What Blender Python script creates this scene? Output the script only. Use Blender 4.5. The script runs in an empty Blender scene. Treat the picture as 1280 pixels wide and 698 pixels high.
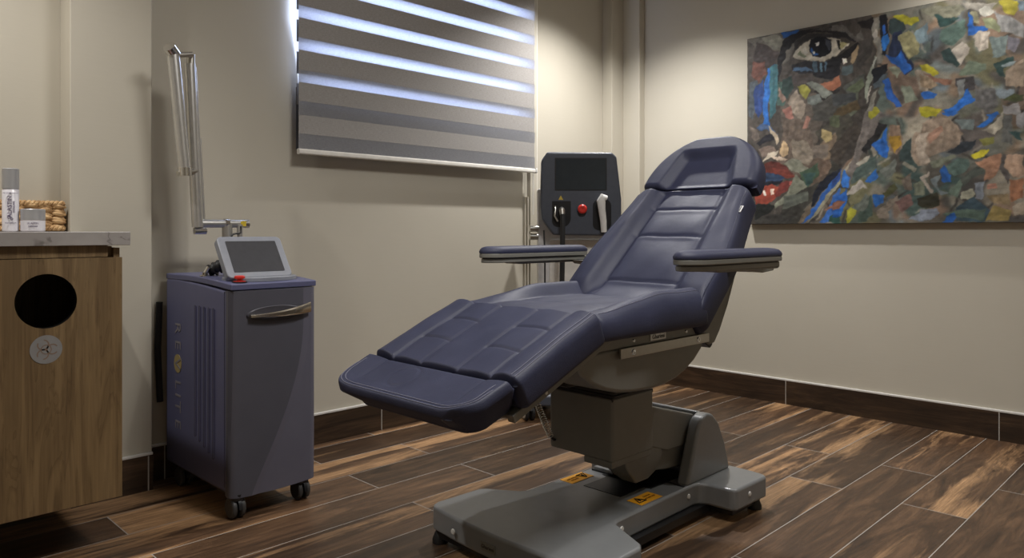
import bpy, bmesh, math, random
import numpy as np
from mathutils import Vector, Matrix
random.seed(4)
S = bpy.context.scene
COL = S.collection
R2 = math.sqrt(0.5)
EYE = 0.95

# ------------------------------------------------------------------ camera
cam_d = bpy.data.cameras.new('camera'); cam = bpy.data.objects.new('camera', cam_d); COL.objects.link(cam)
cam.location = (0, 0, EYE)
cam.rotation_euler = (math.pi/2, 0, -math.pi/4)
cam_d.sensor_width = 36.0
cam_d.lens = 36.0*932/1280
cam_d.shift_y = -60/1280
cam_d.clip_start = 0.02
S.camera = cam

# ------------------------------------------------------------------ world, exposure
w = bpy.data.worlds.new('world'); S.world = w; w.use_nodes = True
bg = w.node_tree.nodes['Background']
bg.inputs[0].default_value = (0.62, 0.72, 1.0, 1); bg.inputs[1].default_value = 2.0
S.view_settings.view_transform = 'Standard'; S.view_settings.look = 'None'
S.view_settings.gamma = 1.0; S.view_settings.use_curve_mapping = False
S.view_settings.exposure = 0.22

CEIL = 2.6
SPOTS = [  # x, y, watts, cone degrees, blend, colour, what it hangs over
    (3.22, 2.36, 26, 122, 0.85, (1.0, 0.985, 0.975), 'round white recessed ceiling lamp over the corner behind the treatment chair'),
    (0.13, 2.42, 15, 120, 0.8, (1.0, 0.97, 0.93), 'round white recessed ceiling lamp over the stone worktop'),
    (3.60, 0.75, 9, 118, 0.8, (1.0, 0.98, 0.96), 'round white recessed ceiling lamp close to the painting'),
    (1.55, 0.85, 6, 130, 0.9, (1.0, 0.95, 0.9), 'round white recessed ceiling lamp in front of the treatment chair'),
]
DAY_W = 40

# ------------------------------------------------------------------ helpers
def tag(o, label=None, cat=None, group=None, kind=None):
    if label: o['label'] = label
    if cat: o['category'] = cat
    if group: o['group'] = group
    if kind: o['kind'] = kind
    return o
def thing(name, label, cat, loc=(0, 0, 0), group=None):
    o = bpy.data.objects.new(name, None); COL.objects.link(o); o.location = loc
    o.empty_display_size = 0.1
    return tag(o, label, cat, group)
def root_loc(p):
    v = Vector((0, 0, 0))
    while p is not None:
        v += p.location; p = p.parent
    return v
def build(name, bm, mat, parent=None, bev=0, seg=3, sharp=35, local=False, label=None, weld=False):
    """links bm (in world coordinates unless local) as one mesh object"""
    if weld: bmesh.ops.remove_doubles(bm, verts=bm.verts, dist=1e-5)
    if not local and parent is not None:
        bmesh.ops.translate(bm, verts=bm.verts, vec=-root_loc(parent))
    bmesh.ops.recalc_face_normals(bm, faces=bm.faces)
    for f in bm.faces: f.smooth = True
    a = math.radians(sharp)
    for e in bm.edges:
        if len(e.link_faces) == 2: e.smooth = e.calc_face_angle(0) < a
    me = bpy.data.meshes.new(name); bm.to_mesh(me); bm.free()
    mats = mat if isinstance(mat, (list, tuple)) else [mat]
    for m in mats: me.materials.append(m)
    o = bpy.data.objects.new(name, me); COL.objects.link(o)
    if parent is not None: o.parent = parent
    if bev:
        md = o.modifiers.new('bevel', 'BEVEL'); md.width = bev; md.segments = seg
        md.limit_method = 'ANGLE'; md.angle_limit = math.radians(30); md.harden_normals = True
    if label: o['label'] = label
    return o
def box(bm, x0, x1, y0, y1, z0, z1):
    vs = [bm.verts.new((x, y, z)) for x in (x0, x1) for y in (y0, y1) for z in (z0, z1)]
    for q in ((0,1,3,2),(4,6,7,5),(0,4,5,1),(2,3,7,6),(0,2,6,4),(1,5,7,3)):
        bm.faces.new([vs[i] for i in q])
    return bm
def B(*a):
    bm = bmesh.new()
    if a: box(bm, *a)
    return bm
def prism(bm, pts, axis, a0, a1):
    """extrude a 2D outline along axis; the outline is in the two other axes in xyz order"""
    def P(p, a):
        if axis == 'x': return (a, p[0], p[1])
        if axis == 'y': return (p[0], a, p[1])
        return (p[0], p[1], a)
    A = [bm.verts.new(P(p, a0)) for p in pts]; C = [bm.verts.new(P(p, a1)) for p in pts]
    bm.faces.new(A); bm.faces.new(C[::-1])
    n = len(pts)
    for i in range(n): bm.faces.new((A[i], C[i], C[(i+1) % n], A[(i+1) % n]))
    return bm
def tube(bm, pts, r, seg=12, closed=False, cap=True):
    pts = [Vector(p) for p in pts]; n = len(pts); rings = []
    rs = r if isinstance(r, (list, tuple)) else [r]*n
    up = None
    for i, p in enumerate(pts):
        if closed: t = (pts[(i+1) % n]-pts[i-1])
        else: t = pts[min(i+1, n-1)]-pts[max(i-1, 0)]
        t.normalize()
        if up is None:
            up = Vector((0, 0, 1)) if abs(t.z) < 0.9 else Vector((1, 0, 0))
        a = t.cross(up).normalized(); b = a.cross(t).normalized(); up = b
        rings.append([bm.verts.new(p+(a*math.cos(2*math.pi*k/seg)+b*math.sin(2*math.pi*k/seg))*rs[i]) for k in range(seg)])
    m = n if closed else n-1
    for i in range(m):
        A, C = rings[i], rings[(i+1) % n]
        for k in range(seg): bm.faces.new((A[k], A[(k+1) % seg], C[(k+1) % seg], C[k]))
    if cap and not closed: bm.faces.new(rings[0][::-1]); bm.faces.new(rings[-1])
    return bm
def lathe(bm, prof, c, seg=32, ax='z'):
    """prof: (radius, height) list round an axis through c"""
    c = Vector(c); rings = []
    for r, h in prof:
        ring = []
        for k in range(seg):
            a = 2*math.pi*k/seg; u, v = max(r, 1e-5)*math.cos(a), max(r, 1e-5)*math.sin(a)
            d = {'z': (u, v, h), 'y': (u, h, v), 'x': (h, u, v)}[ax] if isinstance(ax, str) else ax[0]*u+ax[1]*v+ax[2]*h
            ring.append(bm.verts.new(c+Vector(d)))
        rings.append(ring)
    for A, C in zip(rings, rings[1:]):
        for k in range(seg): bm.faces.new((A[k], A[(k+1) % seg], C[(k+1) % seg], C[k]))
    bm.faces.new(rings[0][::-1]); bm.faces.new(rings[-1])
    return bm
def obox(bm, o, ax, ay, az, hx, hy, hz):
    """box centred at o with half sizes along unit axes"""
    o = Vector(o); vs = []
    for i in (-1, 1):
        for j in (-1, 1):
            for k in (-1, 1): vs.append(bm.verts.new(o+Vector(ax)*hx*i+Vector(ay)*hy*j+Vector(az)*hz*k))
    for q in ((0,1,3,2),(4,6,7,5),(0,4,5,1),(2,3,7,6),(0,2,6,4),(1,5,7,3)): bm.faces.new([vs[i] for i in q])
    return bm
def rounded(x0, x1, y0, y1, r, n=5):
    pts = []
    rr = r if isinstance(r, (list, tuple)) else [r]*4
    for (cx, cy, a0), q in zip((((x1, y1, 0)), (x0, y1, 90), (x0, y0, 180), (x1, y0, 270)), rr):
        sx = -1 if cx == x1 else 1; sy = -1 if cy == y1 else 1
        for k in range(n+1):
            a = math.radians(a0+90*k/n)
            pts.append((cx+sx*q+q*math.cos(a), cy+sy*q+q*math.sin(a)))
    return pts
def text(name, s, size, o, right, up, mat, parent, ext=0.0004, local=False, label=None, align='CENTER'):
    cu = bpy.data.curves.new('t', 'FONT'); cu.body = s; cu.size = size; cu.extrude = ext
    cu.align_x = align; cu.align_y = 'CENTER'
    ob = bpy.data.objects.new('t', cu); COL.objects.link(ob)
    bpy.context.view_layer.update()
    me = bpy.data.meshes.new_from_object(ob.evaluated_get(bpy.context.evaluated_depsgraph_get()))
    bm = bmesh.new(); bm.from_mesh(me)
    bpy.data.objects.remove(ob); bpy.data.curves.remove(cu); bpy.data.meshes.remove(me)
    right = Vector(right); up = Vector(up); n = right.cross(up)
    M = Matrix(((right.x, up.x, n.x, o[0]), (right.y, up.y, n.y, o[1]), (right.z, up.z, n.z, o[2]), (0, 0, 0, 1)))
    bmesh.ops.transform(bm, matrix=M, verts=bm.verts)
    return build(name, bm, mat, parent, local=local, label=label)

# ------------------------------------------------------------------ materials
def srgb(r, g, b):
    f = lambda c: (c/255/12.92) if c/255 <= 0.04045 else ((c/255+0.055)/1.055)**2.4
    return (f(r), f(g), f(b), 1)
class NT:
    def __init__(s, name):
        s.m = bpy.data.materials.new(name); s.m.use_nodes = True; s.t = s.m.node_tree
        s.b = s.t.nodes['Principled BSDF']; s.out = s.t.nodes['Material Output']
    def n(s, typ, **kw):
        nd = s.t.nodes.new(typ)
        for k, v in kw.items(): setattr(nd, k, v)
        return nd
    def l(s, a, b): s.t.links.new(a, b)
    def math(s, op, a, b=None, c=None):
        nd = s.n('ShaderNodeMath', operation=op)
        for i, v in enumerate((a, b, c)):
            if v is None: continue
            if isinstance(v, (int, float)): nd.inputs[i].default_value = v
            else: s.l(v, nd.inputs[i])
        return nd.outputs[0]
    def xyz(s):
        g = s.n('ShaderNodeNewGeometry'); sp = s.n('ShaderNodeSeparateXYZ'); s.l(g.outputs['Position'], sp.inputs[0]); return sp.outputs
    def comb(s, x, y, z):
        c = s.n('ShaderNodeCombineXYZ')
        for i, v in enumerate((x, y, z)):
            if isinstance(v, (int, float)): c.inputs[i].default_value = v
            else: s.l(v, c.inputs[i])
        return c.outputs[0]
    def noise(s, vec, scale, detail=4, rough=0.55, dist=0.0):
        nd = s.n('ShaderNodeTexNoise'); nd.inputs['Scale'].default_value = scale; nd.inputs['Detail'].default_value = detail
        nd.inputs['Roughness'].default_value = rough; nd.inputs['Distortion'].default_value = dist
        if vec is not None: s.l(vec, nd.inputs['Vector'])
        return nd.outputs['Fac']
    def ramp(s, fac, stops):
        r = s.n('ShaderNodeValToRGB'); s.l(fac, r.inputs[0]); e = r.color_ramp.elements
        while len(e) < len(stops): e.new(0.5)
        for q, (p, c) in zip(e, stops): q.position = p; q.color = c
        return r.outputs[0]
    def mix(s, fac, a, b, mode='MIX'):
        nd = s.n('ShaderNodeMix', data_type='RGBA', blend_type=mode)
        for i, v in ((0, fac), (6, a), (7, b)):
            if isinstance(v, (int, float)): nd.inputs[i].default_value = v
            elif isinstance(v, tuple): nd.inputs[i].default_value = v
            else: s.l(v, nd.inputs[i])
        return nd.outputs[2]
    def bump(s, h, strength, dist=0.01):
        nd = s.n('ShaderNodeBump'); nd.inputs['Strength'].default_value = strength; nd.inputs['Distance'].default_value = dist
        s.l(h, nd.inputs['Height']); s.l(nd.outputs[0], s.b.inputs['Normal'])
def simple(name, col, rough=0.5, metal=0.0, noise=0.06, scale=40, bump=0.0, coat=0.0, spec=None):
    t = NT(name); g = t.n('ShaderNodeTexCoord').outputs['Object']
    f = t.noise(g, scale, 3)
    dark = tuple(c*(1-noise) for c in col[:3])+(1,); lite = tuple(min(1, c*(1+noise)) for c in col[:3])+(1,)
    t.l(t.ramp(f, [(0.3, dark), (0.7, lite)]), t.b.inputs['Base Color'])
    t.b.inputs['Roughness'].default_value = rough; t.b.inputs['Metallic'].default_value = metal
    if coat: t.b.inputs['Coat Weight'].default_value = coat; t.b.inputs['Coat Roughness'].default_value = 0.15
    if spec is not None: t.b.inputs['Specular IOR Level'].default_value = spec
    if bump: t.bump(t.noise(g, scale*6, 2), bump, 0.002)
    return t.m
def emitter(name, col, strength):
    t = NT(name); t.b.inputs['Base Color'].default_value = (0, 0, 0, 1)
    t.b.inputs['Emission Color'].default_value = col; t.b.inputs['Emission Strength'].default_value = strength
    return t.m

def wall_mat():
    t = NT('warm_plaster'); g = t.n('ShaderNodeNewGeometry').outputs['Position']
    f = t.noise(g, 1.3, 4)
    t.l(t.ramp(f, [(0.3, (0.47, 0.432, 0.352, 1)), (0.7, (0.50, 0.462, 0.38, 1))]), t.b.inputs['Base Color'])
    t.b.inputs['Roughness'].default_value = 0.75
    sp = t.xyz(); v = t.comb(t.math('MULTIPLY', sp[0], 12), t.math('MULTIPLY', sp[1], 12), t.math('MULTIPLY', sp[2], 90))
    t.bump(t.noise(v, 1.0, 3), 0.12, 0.002)
    return t.m
M_WALL = wall_mat()
M_CEIL = simple('ceiling_paint', (0.72, 0.69, 0.63, 1), 0.8)

def floor_mat(name='wood_look_tile', base=False):
    t = NT(name); sp = t.xyz()
    if base:   # baseboard tiles, one metre long, seams handled here
        along = t.math('ADD', sp[0], sp[1]); row = t.math('FLOOR', t.math('MULTIPLY', sp[2], 0.0))
        xx = t.math('SUBTRACT', t.math('ADD', sp[0], t.math('MULTIPLY', sp[1], -1.0)), 0.12+0.0)
        pl = t.math('FLOOR', xx); fx = t.math('FRACT', xx)
        across = sp[2]
        seam = t.math('LESS_THAN', t.math('MINIMUM', fx, t.math('SUBTRACT', 1.0, fx)), 0.0022)
        length = t.math('SUBTRACT', sp[0], sp[1])
        rowid = t.math('MULTIPLY', sp[2], 0.0)
    else:
        yy = t.math('DIVIDE', t.math('SUBTRACT', sp[1], 0.878), 0.2025)
        rowid = t.math('FLOOR', yy); fy = t.math('FRACT', yy)
        odd = t.math('FLOORED_MODULO', rowid, 2.0)
        xx = t.math('DIVIDE', t.math('ADD', t.math('SUBTRACT', sp[0], 3.2), t.math('MULTIPLY', odd, 0.4)), 1.2)
        pl = t.math('FLOOR', xx); fx = t.math('FRACT', xx)
        s1 = t.math('LESS_THAN', t.math('MINIMUM', fx, t.math('SUBTRACT', 1.0, fx)), 0.0013)
        s2 = t.math('LESS_THAN', t.math('MINIMUM', fy, t.math('SUBTRACT', 1.0, fy)), 0.0068)
        seam = t.math('MAXIMUM', s1, s2)
        across = sp[1]; length = sp[0]
    wn = t.n('ShaderNodeTexWhiteNoise', noise_dimensions='2D'); t.l(t.comb(pl, rowid, 0.0), wn.inputs['Vector'])
    rnd = wn.outputs['Value']
    off = t.math('MULTIPLY', rnd, 37.0)
    v1 = t.comb(t.math('MULTIPLY', length, 1.1), t.math('MULTIPLY', across, 9.0), off)
    v2 = t.comb(t.math('MULTIPLY', length, 3.0), t.math('MULTIPLY', across, 60.0), off)
    v3 = t.comb(t.math('MULTIPLY', length, 0.55), t.math('MULTIPLY', across, 6.5), t.math('ADD', off, 9.0))
    a = t.noise(v1, 1.9, 8, 0.68, 1.3); bfine = t.noise(v2, 2.6, 8, 0.7, 0.5); c = t.noise(v3, 1.0, 2, 0.5, 0.6)
    col = t.ramp(a, [(0.28, (0.020, 0.0125, 0.008, 1)), (0.48, (0.056, 0.033, 0.019, 1)), (0.62, (0.10, 0.060, 0.034, 1)), (0.80, (0.17, 0.105, 0.058, 1))])
    tan = t.ramp(bfine, [(0.3, (0.21, 0.13, 0.065, 1)), (0.7, (0.37, 0.24, 0.135, 1))])
    c = t.math('ADD', c, t.math('MULTIPLY', t.math('SUBTRACT', rnd, 0.5), 0.16)) if not base else c
    c = t.math('ADD', c, t.math('MULTIPLY', t.math('SUBTRACT', a, 0.5), 0.35))
    fac = t.ramp(c, [(0.54, (0, 0, 0, 1)), (0.64, (0.85, 0.85, 0.85, 1))]) if not base else t.ramp(c, [(0.80, (0, 0, 0, 1)), (0.9, (0.3, 0.3, 0.3, 1))])
    col = t.mix(fac, col, tan)
    col = t.mix(0.62, col, t.ramp(bfine, [(0.25, (0.28, 0.27, 0.26, 1)), (0.75, (1.6, 1.6, 1.6, 1))]), 'MULTIPLY')
    tint = t.ramp(rnd, [(0.0, (0.95, 0.90, 0.84, 1)), (1.0, (1.65, 1.5, 1.36, 1))])
    if base: tint = t.ramp(rnd, [(0.0, (0.55, 0.53, 0.50, 1)), (1.0, (0.75, 0.72, 0.7, 1))])
    col = t.mix(1.0, col, tint, 'MULTIPLY')
    col = t.mix(seam, col, (0.36, 0.335, 0.30, 1))
    t.l(col, t.b.inputs['Base Color'])
    rr = t.math('ADD', t.math('MULTIPLY', bfine, 0.16), 0.30)
    rr = t.math('ADD', rr, t.math('MULTIPLY', seam, 0.3)); t.l(rr, t.b.inputs['Roughness'])
    h = t.math('SUBTRACT', t.math('MULTIPLY', bfine, 0.25), t.math('MULTIPLY', seam, 1.0))
    t.bump(h, 0.25, 0.002)
    return t.m
M_FLOOR = floor_mat()
M_BASE = floor_mat('baseboard_tile', True)
M_CAULK = simple('white_caulk', (0.62, 0.6, 0.56, 1), 0.6)

def oak_mat():
    t = NT('oak_veneer'); sp = t.xyz()
    hx = t.math('ADD', sp[0], t.math('MULTIPLY', sp[1], 0.7))
    v = t.comb(t.math('MULTIPLY', hx, 16), t.math('MULTIPLY', sp[1], 3), t.math('MULTIPLY', sp[2], 1.1))
    v2 = t.comb(t.math('MULTIPLY', hx, 150), 0.0, t.math('MULTIPLY', sp[2], 5))
    a = t.noise(v, 1.0, 4, 0.55, 1.3); f = t.noise(v2, 1.0, 4)
    wv = t.math('FRACT', t.math('MULTIPLY', a, 7.0))
    col = t.ramp(a, [(0.25, (0.125, 0.076, 0.032, 1)), (0.5, (0.205, 0.133, 0.060, 1)), (0.75, (0.285, 0.193, 0.094, 1))])
    col = t.mix(0.5, col, t.ramp(f, [(0.3, (0.55, 0.52, 0.5, 1)), (0.65, (1.15, 1.15, 1.15, 1))]), 'MULTIPLY')
    col = t.mix(0.6, col, t.ramp(wv, [(0.0, (0.6, 0.56, 0.5, 1)), (0.3, (1.1, 1.1, 1.1, 1)), (1.0, (1, 1, 1, 1))]), 'MULTIPLY')
    t.l(col, t.b.inputs['Base Color']); t.b.inputs['Roughness'].default_value = 0.5
    t.bump(f, 0.1, 0.001)
    return t.m
M_OAK = oak_mat()
def marble_mat():
    t = NT('pale_stone'); g = t.n('ShaderNodeNewGeometry').outputs['Position']
    a = t.noise(g, 3.2, 6, 0.6, 1.2)
    ridge = t.math('ABSOLUTE', t.math('SUBTRACT', a, 0.5))
    t.l(t.ramp(ridge, [(0.0, (0.20, 0.18, 0.17, 1)), (0.012, (0.36, 0.335, 0.32, 1)), (0.1, (0.41, 0.385, 0.365, 1))]), t.b.inputs['Base Color'])
    t.b.inputs['Roughness'].default_value = 0.3
    return t.m
M_STONE = marble_mat()
def leather_mat():
    t = NT('navy_leather'); g = t.n('ShaderNodeTexCoord').outputs['Object']
    a = t.noise(g, 9, 4); vo = t.n('ShaderNodeTexVoronoi'); vo.inputs['Scale'].default_value = 420; t.l(g, vo.inputs['Vector'])
    t.l(t.ramp(a, [(0.3, (0.0235, 0.026, 0.052, 1)), (0.7, (0.031, 0.034, 0.066, 1))]), t.b.inputs['Base Color'])
    rr = t.math('ADD', t.math('MULTIPLY', a, 0.2), 0.42); t.l(rr, t.b.inputs['Roughness']); t.b.inputs['Specular IOR Level'].default_value = 0.34
    h = t.math('ADD', t.math('MULTIPLY', vo.outputs['Distance'], 0.5), t.math('MULTIPLY', t.noise(g, 14, 3), 2.5))
    t.bump(h, 0.22, 0.003)
    return t.m
M_LEATHER = leather_mat()
M_STITCH = simple('grey_thread', (0.16, 0.16, 0.21, 1), 0.6)
M_GREY = simple('grey_lacquered_metal', (0.215, 0.222, 0.225, 1), 0.33, 0.0, 0.03, 30, 0.05, coat=0.3)
M_GREYD = simple('taupe_painted_metal', (0.195, 0.190, 0.168, 1), 0.42, 0.1, 0.03, 30)
M_STEEL = simple('brushed_steel', (0.55, 0.53, 0.48, 1), 0.3, 1.0, 0.05, 60)
M_ALU = simple('satin_aluminium', (0.62, 0.61, 0.585, 1), 0.30, 0.85, 0.04, 50)
M_CHROME = simple('chrome', (0.75, 0.74, 0.72, 1), 0.12, 1.0, 0.02, 20)
M_BLACK = simple('black_rubber', (0.012, 0.012, 0.013, 1), 0.5)
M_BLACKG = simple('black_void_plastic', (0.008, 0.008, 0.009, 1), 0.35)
M_WHITE = simple('white_plastic', (0.72, 0.71, 0.68, 1), 0.4)
M_ORANGE = simple('orange_sticker', (0.92, 0.42, 0.01, 1), 0.5)
M_INK = simple('black_ink', (0.02, 0.015, 0.01, 1), 0.6)
M_RED = simple('red_plastic', (0.55, 0.03, 0.02, 1), 0.35)
M_PURPLE = simple('violet_grey_plastic', (0.100, 0.104, 0.190, 1), 0.42, 0.0, 0.04, 12, 0.05)
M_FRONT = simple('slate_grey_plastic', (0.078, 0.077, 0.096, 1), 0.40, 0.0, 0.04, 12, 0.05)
M_FRONT_LIT = simple('slate_plastic_lit', (0.112, 0.109, 0.142, 1), 0.40, 0.0, 0.04, 12, 0.05)  # front plastic lightened, paints the light on the face right of the crease
M_LOGO = simple('pale_violet_print', (0.22, 0.205, 0.22, 1), 0.5)
M_GOLD = simple('gold_print', (0.36, 0.28, 0.12, 1), 0.4)
M_BEZEL = simple('silver_grey_plastic', (0.23, 0.24, 0.27, 1), 0.4)
M_SCREEN = simple('dark_display', (0.032, 0.040, 0.047, 1), 0.14)
M_DEV = simple('charcoal_plastic', (0.062, 0.069, 0.088, 1), 0.38)
M_DEVB = simple('light_grey_plastic', (0.60, 0.59, 0.58, 1), 0.45)

# ------------------------------------------------------------------ the room
XR, YB = 3.96, 2.97
XL, YF = -1.0, -1.25
def struct(name, bm, mat, **k):
    return tag(build(name, bm, mat, **k), kind='structure')
struct('floor', B(XL-0.2, XR+0.3, YF-0.2, YB+0.3, -0.1, 0), M_FLOOR)
bm = bmesh.new(); box(bm, XL-0.2, XR+0.3, YF-0.2, YB+0.3, CEIL, CEIL+0.12); struct('ceiling', bm, M_CEIL)
OX0, OX1, OZ0, OZ1 = 1.638, 3.02, 1.575, 2.36
bm = bmesh.new()
box(bm, 0.9, 1.555, YB, YB+0.2, 0, CEIL); box(bm, 1.555, OX0, YB, YB+0.2, 0, OZ0); box(bm, 1.555, OX0, YB, YB+0.2, OZ1, CEIL)

prev = None; XE = OX0+0.012                    # rounded return added left of the window so daylight glows beside the blind
for zz in [OZ0+(OZ1-OZ0)*k/40 for k in range(41)]:
    rr = 0.004+0.086*min(1, (zz-OZ0)/0.30)**1.5
    ring = [bm.verts.new(p) for p in [(1.555, YB, zz)]+[(XE-rr+rr*math.sin(a), YB+rr-rr*math.cos(a), zz) for a in [math.pi/2*q/12 for q in range(13)]]+[(XE, YB+0.2, zz), (1.555, YB+0.2, zz)]]
    if prev:
        for q in range(len(ring)): bm.faces.new((prev[q], prev[(q+1) % len(ring)], ring[(q+1) % len(ring)], ring[q]))
    prev = ring
box(bm, OX1, XR+0.2, YB, YB+0.2, 0, CEIL)
box(bm, OX0, OX1, YB, YB+0.2, 0, OZ0); box(bm, OX0, OX1, YB, YB+0.2, OZ1, CEIL)
box(bm, XL-0.2, 0.9, YB+0.03, YB+0.2, 0, CEIL)
struct('wall_back', bm, M_WALL)
struct('wall_right', B(XR, XR+0.2, YF-0.2, YB+0.2, 0, CEIL), M_WALL)
struct('wall_left', B(XL-0.2, XL, YF-0.2, YB+0.2, 0, CEIL), M_WALL)
struct('wall_front', B(XL-0.2, XR+0.2, YF-0.2, YF, 0, CEIL), M_WALL)
# stepped piers in the far corner, and the pier beside the worktop
struct('trim_1', B(3.789, XR, 2.893, YB, 0, CEIL), M_WALL, bev=0.004)
struct('trim_2', B(3.905, XR, 2.765, 2.893, 0, CEIL), M_WALL, bev=0.004)
PX0, PX1, PY = 0.736, 1.0045, 2.88
struct('trim_3', B(PX0, PX1, PY, YB+0.03, 0, CEIL), M_WALL, bev=0.004)
# conduit strip right of the blind
bm = bmesh.new(); box(bm, 3.095, 3.150, 2.945, YB, 0.139, CEIL); struct('trim_4', bm, M_WALL, bev=0.002)
bm = bmesh.new(); box(bm, 3.060, 3.068, 2.955, YB, 0.139, 1.145); box(bm, 3.078, 3.090, 2.952, YB, 0.139, 1.145); struct('trim_5', bm, M_WALL, bev=0.002)
bm = bmesh.new(); box(bm, 3.158, 3.166, 2.955, YB, 0.139, CEIL); struct('trim_6', bm, M_CEIL, bev=0.002)
# baseboards: dark tiles with a bead of white caulk on top
def base(name, x0, x1, y0, y1):
    bm = B(x0, x1, y0, y1, 0, 0.128); o = struct(name, bm, M_BASE)
    bm = bmesh.new(); box(bm, x0, x1, y0, y1, 0.128, 0.139); c = build('caulk_bead', bm, M_CAULK, o, bev=0.003); c['kind'] = 'structure'
base('baseboard_right', XR-0.012, XR, YF, 2.765)
base('baseboard_back', PX1, 3.789, YB-0.012, YB)
base('baseboard_pier', PX0, PX1, PY-0.012, PY)
base('baseboard_corner', 3.777, 3.789, 2.893, YB-0.012)

# window, seen only as light round and through the blind
bm = bmesh.new()
for a in ((OX0, OX0+0.05, OZ0, OZ1), (OX1-0.05, OX1, OZ0, OZ1), (OX0+0.05, OX1-0.05, OZ0, OZ0+0.05), (OX0+0.05, OX1-0.05, OZ1-0.05, OZ1), (2.31, 2.35, OZ0+0.05, OZ1-0.05)):
    box(bm, a[0], a[1], YB+0.13, YB+0.17, a[2], a[3])
win = struct('window_1', bm, M_WHITE, bev=0.003)
t = NT('window_glass'); t.b.inputs['Transmission Weight'].default_value = 1.0; t.b.inputs['Roughness'].default_value = 0.0; t.b.inputs['IOR'].default_value = 1.02
bm = B(OX0+0.05, OX1-0.05, YB+0.148, YB+0.152, OZ0+0.05, OZ1-0.05); pane = build('window_pane', bm, t.m, win); pane['kind'] = 'structure'
ad = bpy.data.lights.new('daylight', 'AREA'); ad.shape = 'RECTANGLE'; ad.size = 1.34; ad.size_y = 0.68; ad.energy = DAY_W; ad.color = (0.50, 0.63, 1.0)
ao = bpy.data.objects.new('daylight', ad); COL.objects.link(ao); ao.location = ((OX0+OX1)/2, YB+0.12, (OZ0+OZ1)/2); ao.rotation_euler = (-math.pi/2, 0, 0)
ao['kind'] = 'helper'

# added panel on the ceiling for soft fill light, then the recessed lamps
t = thing('ceiling_fill_panel', 'square white flat fill lamp added to the ceiling out of view', 'ceiling light', (1.5, 0.7, CEIL))
build('fill_panel_frame', B(1.18, 1.82, 0.38, 1.02, CEIL-0.012, CEIL), M_WHITE, t, bev=0.003)
pl_ = bpy.data.lights.new('panel', 'AREA'); pl_.size = 0.6; pl_.energy = 33; pl_.color = (1.0, 0.985, 0.965); pl_.spread = math.radians(180)
po = bpy.data.objects.new('panel', pl_); COL.objects.link(po); po.parent = t; po.location = (0, 0, -0.014)
M_LAMP = emitter('lamp_glow', (1, 0.93, 0.82, 1), 6)
for i, (x, y, wt, cone, bl, c, lab) in enumerate(SPOTS):
    r = thing('ceiling_light', lab, 'ceiling light', (x, y, CEIL), 'recessed ceiling lamps')
    build('trim_ring', lathe(bmesh.new(), [(0.036, 0), (0.046, 0), (0.046, -0.006), (0.040, -0.008), (0.036, -0.002)], (x, y, CEIL), 32), M_WHITE, r)
    build('lamp_lens', lathe(bmesh.new(), [(0.0, 0.0), (0.034, 0.0), (0.034, -0.002), (0, -0.002)], (x, y, CEIL), 24), M_LAMP, r)
    ld = bpy.data.lights.new('spot', 'SPOT'); ld.energy = wt*5; ld.spot_size = math.radians(cone); ld.spot_blend = bl; ld.color = c; ld.shadow_soft_size = 0.028
    lo = bpy.data.objects.new('spot', ld); COL.objects.link(lo); lo.parent = r; lo.location = (0, 0, -0.04)

# ------------------------------------------------------------------ roller blind
def fabric(name, c1, c2, trans, alpha=1.0):
    t = NT(name); sp = t.xyz()
    v = t.comb(t.math('MULTIPLY', sp[0], 60), 0.0, t.math('MULTIPLY', sp[2], 700)); v2 = t.comb(t.math('MULTIPLY', sp[0], 900), 0.0, t.math('MULTIPLY', sp[2], 50))
    f = t.math('ADD', t.math('MULTIPLY', t.noise(v, 1, 3), 0.6), t.math('MULTIPLY', t.noise(v2, 1, 2), 0.4))
    col = t.ramp(f, [(0.35, c1), (0.65, c2)])
    d = t.n('ShaderNodeBsdfDiffuse'); tr = t.n('ShaderNodeBsdfTranslucent'); mx = t.n('ShaderNodeMixShader'); mx.inputs[0].default_value = trans
    t.l(col, d.inputs[0]); t.l(col, tr.inputs[0]); t.l(d.outputs[0], mx.inputs[1]); t.l(tr.outputs[0], mx.inputs[2])
    out = mx.outputs[0]
    if alpha < 1:
        tp = t.n('ShaderNodeBsdfTransparent'); m2 = t.n('ShaderNodeMixShader'); m2.inputs[0].default_value = alpha
        t.l(tp.outputs[0], m2.inputs[1]); t.l(out, m2.inputs[2]); out = m2.outputs[0]
    t.l(out, t.out.inputs['Surface'])
    return t.m
M_OPAQ = fabric('taupe_blind_fabric', (0.27, 0.255, 0.24, 1), (0.40, 0.38, 0.36, 1), 0.0)
M_SHEER = fabric('sheer_blind_fabric', (0.38, 0.38, 0.40, 1), (0.56, 0.56, 0.58, 1), 0.55, 0.78)
BX0, BX1, BYF = 1.607, 3.073, 2.895
bl = thing('roller_blind', 'taupe and sheer striped roller blind hanging over the lit window', 'window blind', ((BX0+BX1)/2, 2.93, 1.28))
zb = [1.303]
bands = []                       # (z0, z1, opaque)
z = 1.303
bands.append((z, 1.368, False)); bands.append((1.368, 1.448, True)); bands.append((1.448, 1.508, False)); bands.append((1.508, 1.588, True))
z = 1.588
while z < 2.42:
    bands.append((z, z+0.053, False)); bands.append((z+0.053, z+0.138, True)); z += 0.138
def cloth_bm(y, opq, dz=0.0, x0=BX0, x1=BX1):
    bm = bmesh.new()
    for a, b, o in bands:
        if o == opq: box(bm, x0, x1, y-0.0008, y+0.0008, a+dz, min(b+dz, 2.44))
    return bm
build('opaque_bands', cloth_bm(BYF, True), M_OPAQ, bl)
build('sheer_bands', cloth_bm(BYF+0.0003, False, x1=BX1+0.004), M_SHEER, bl)
rear = bmesh.new()
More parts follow.
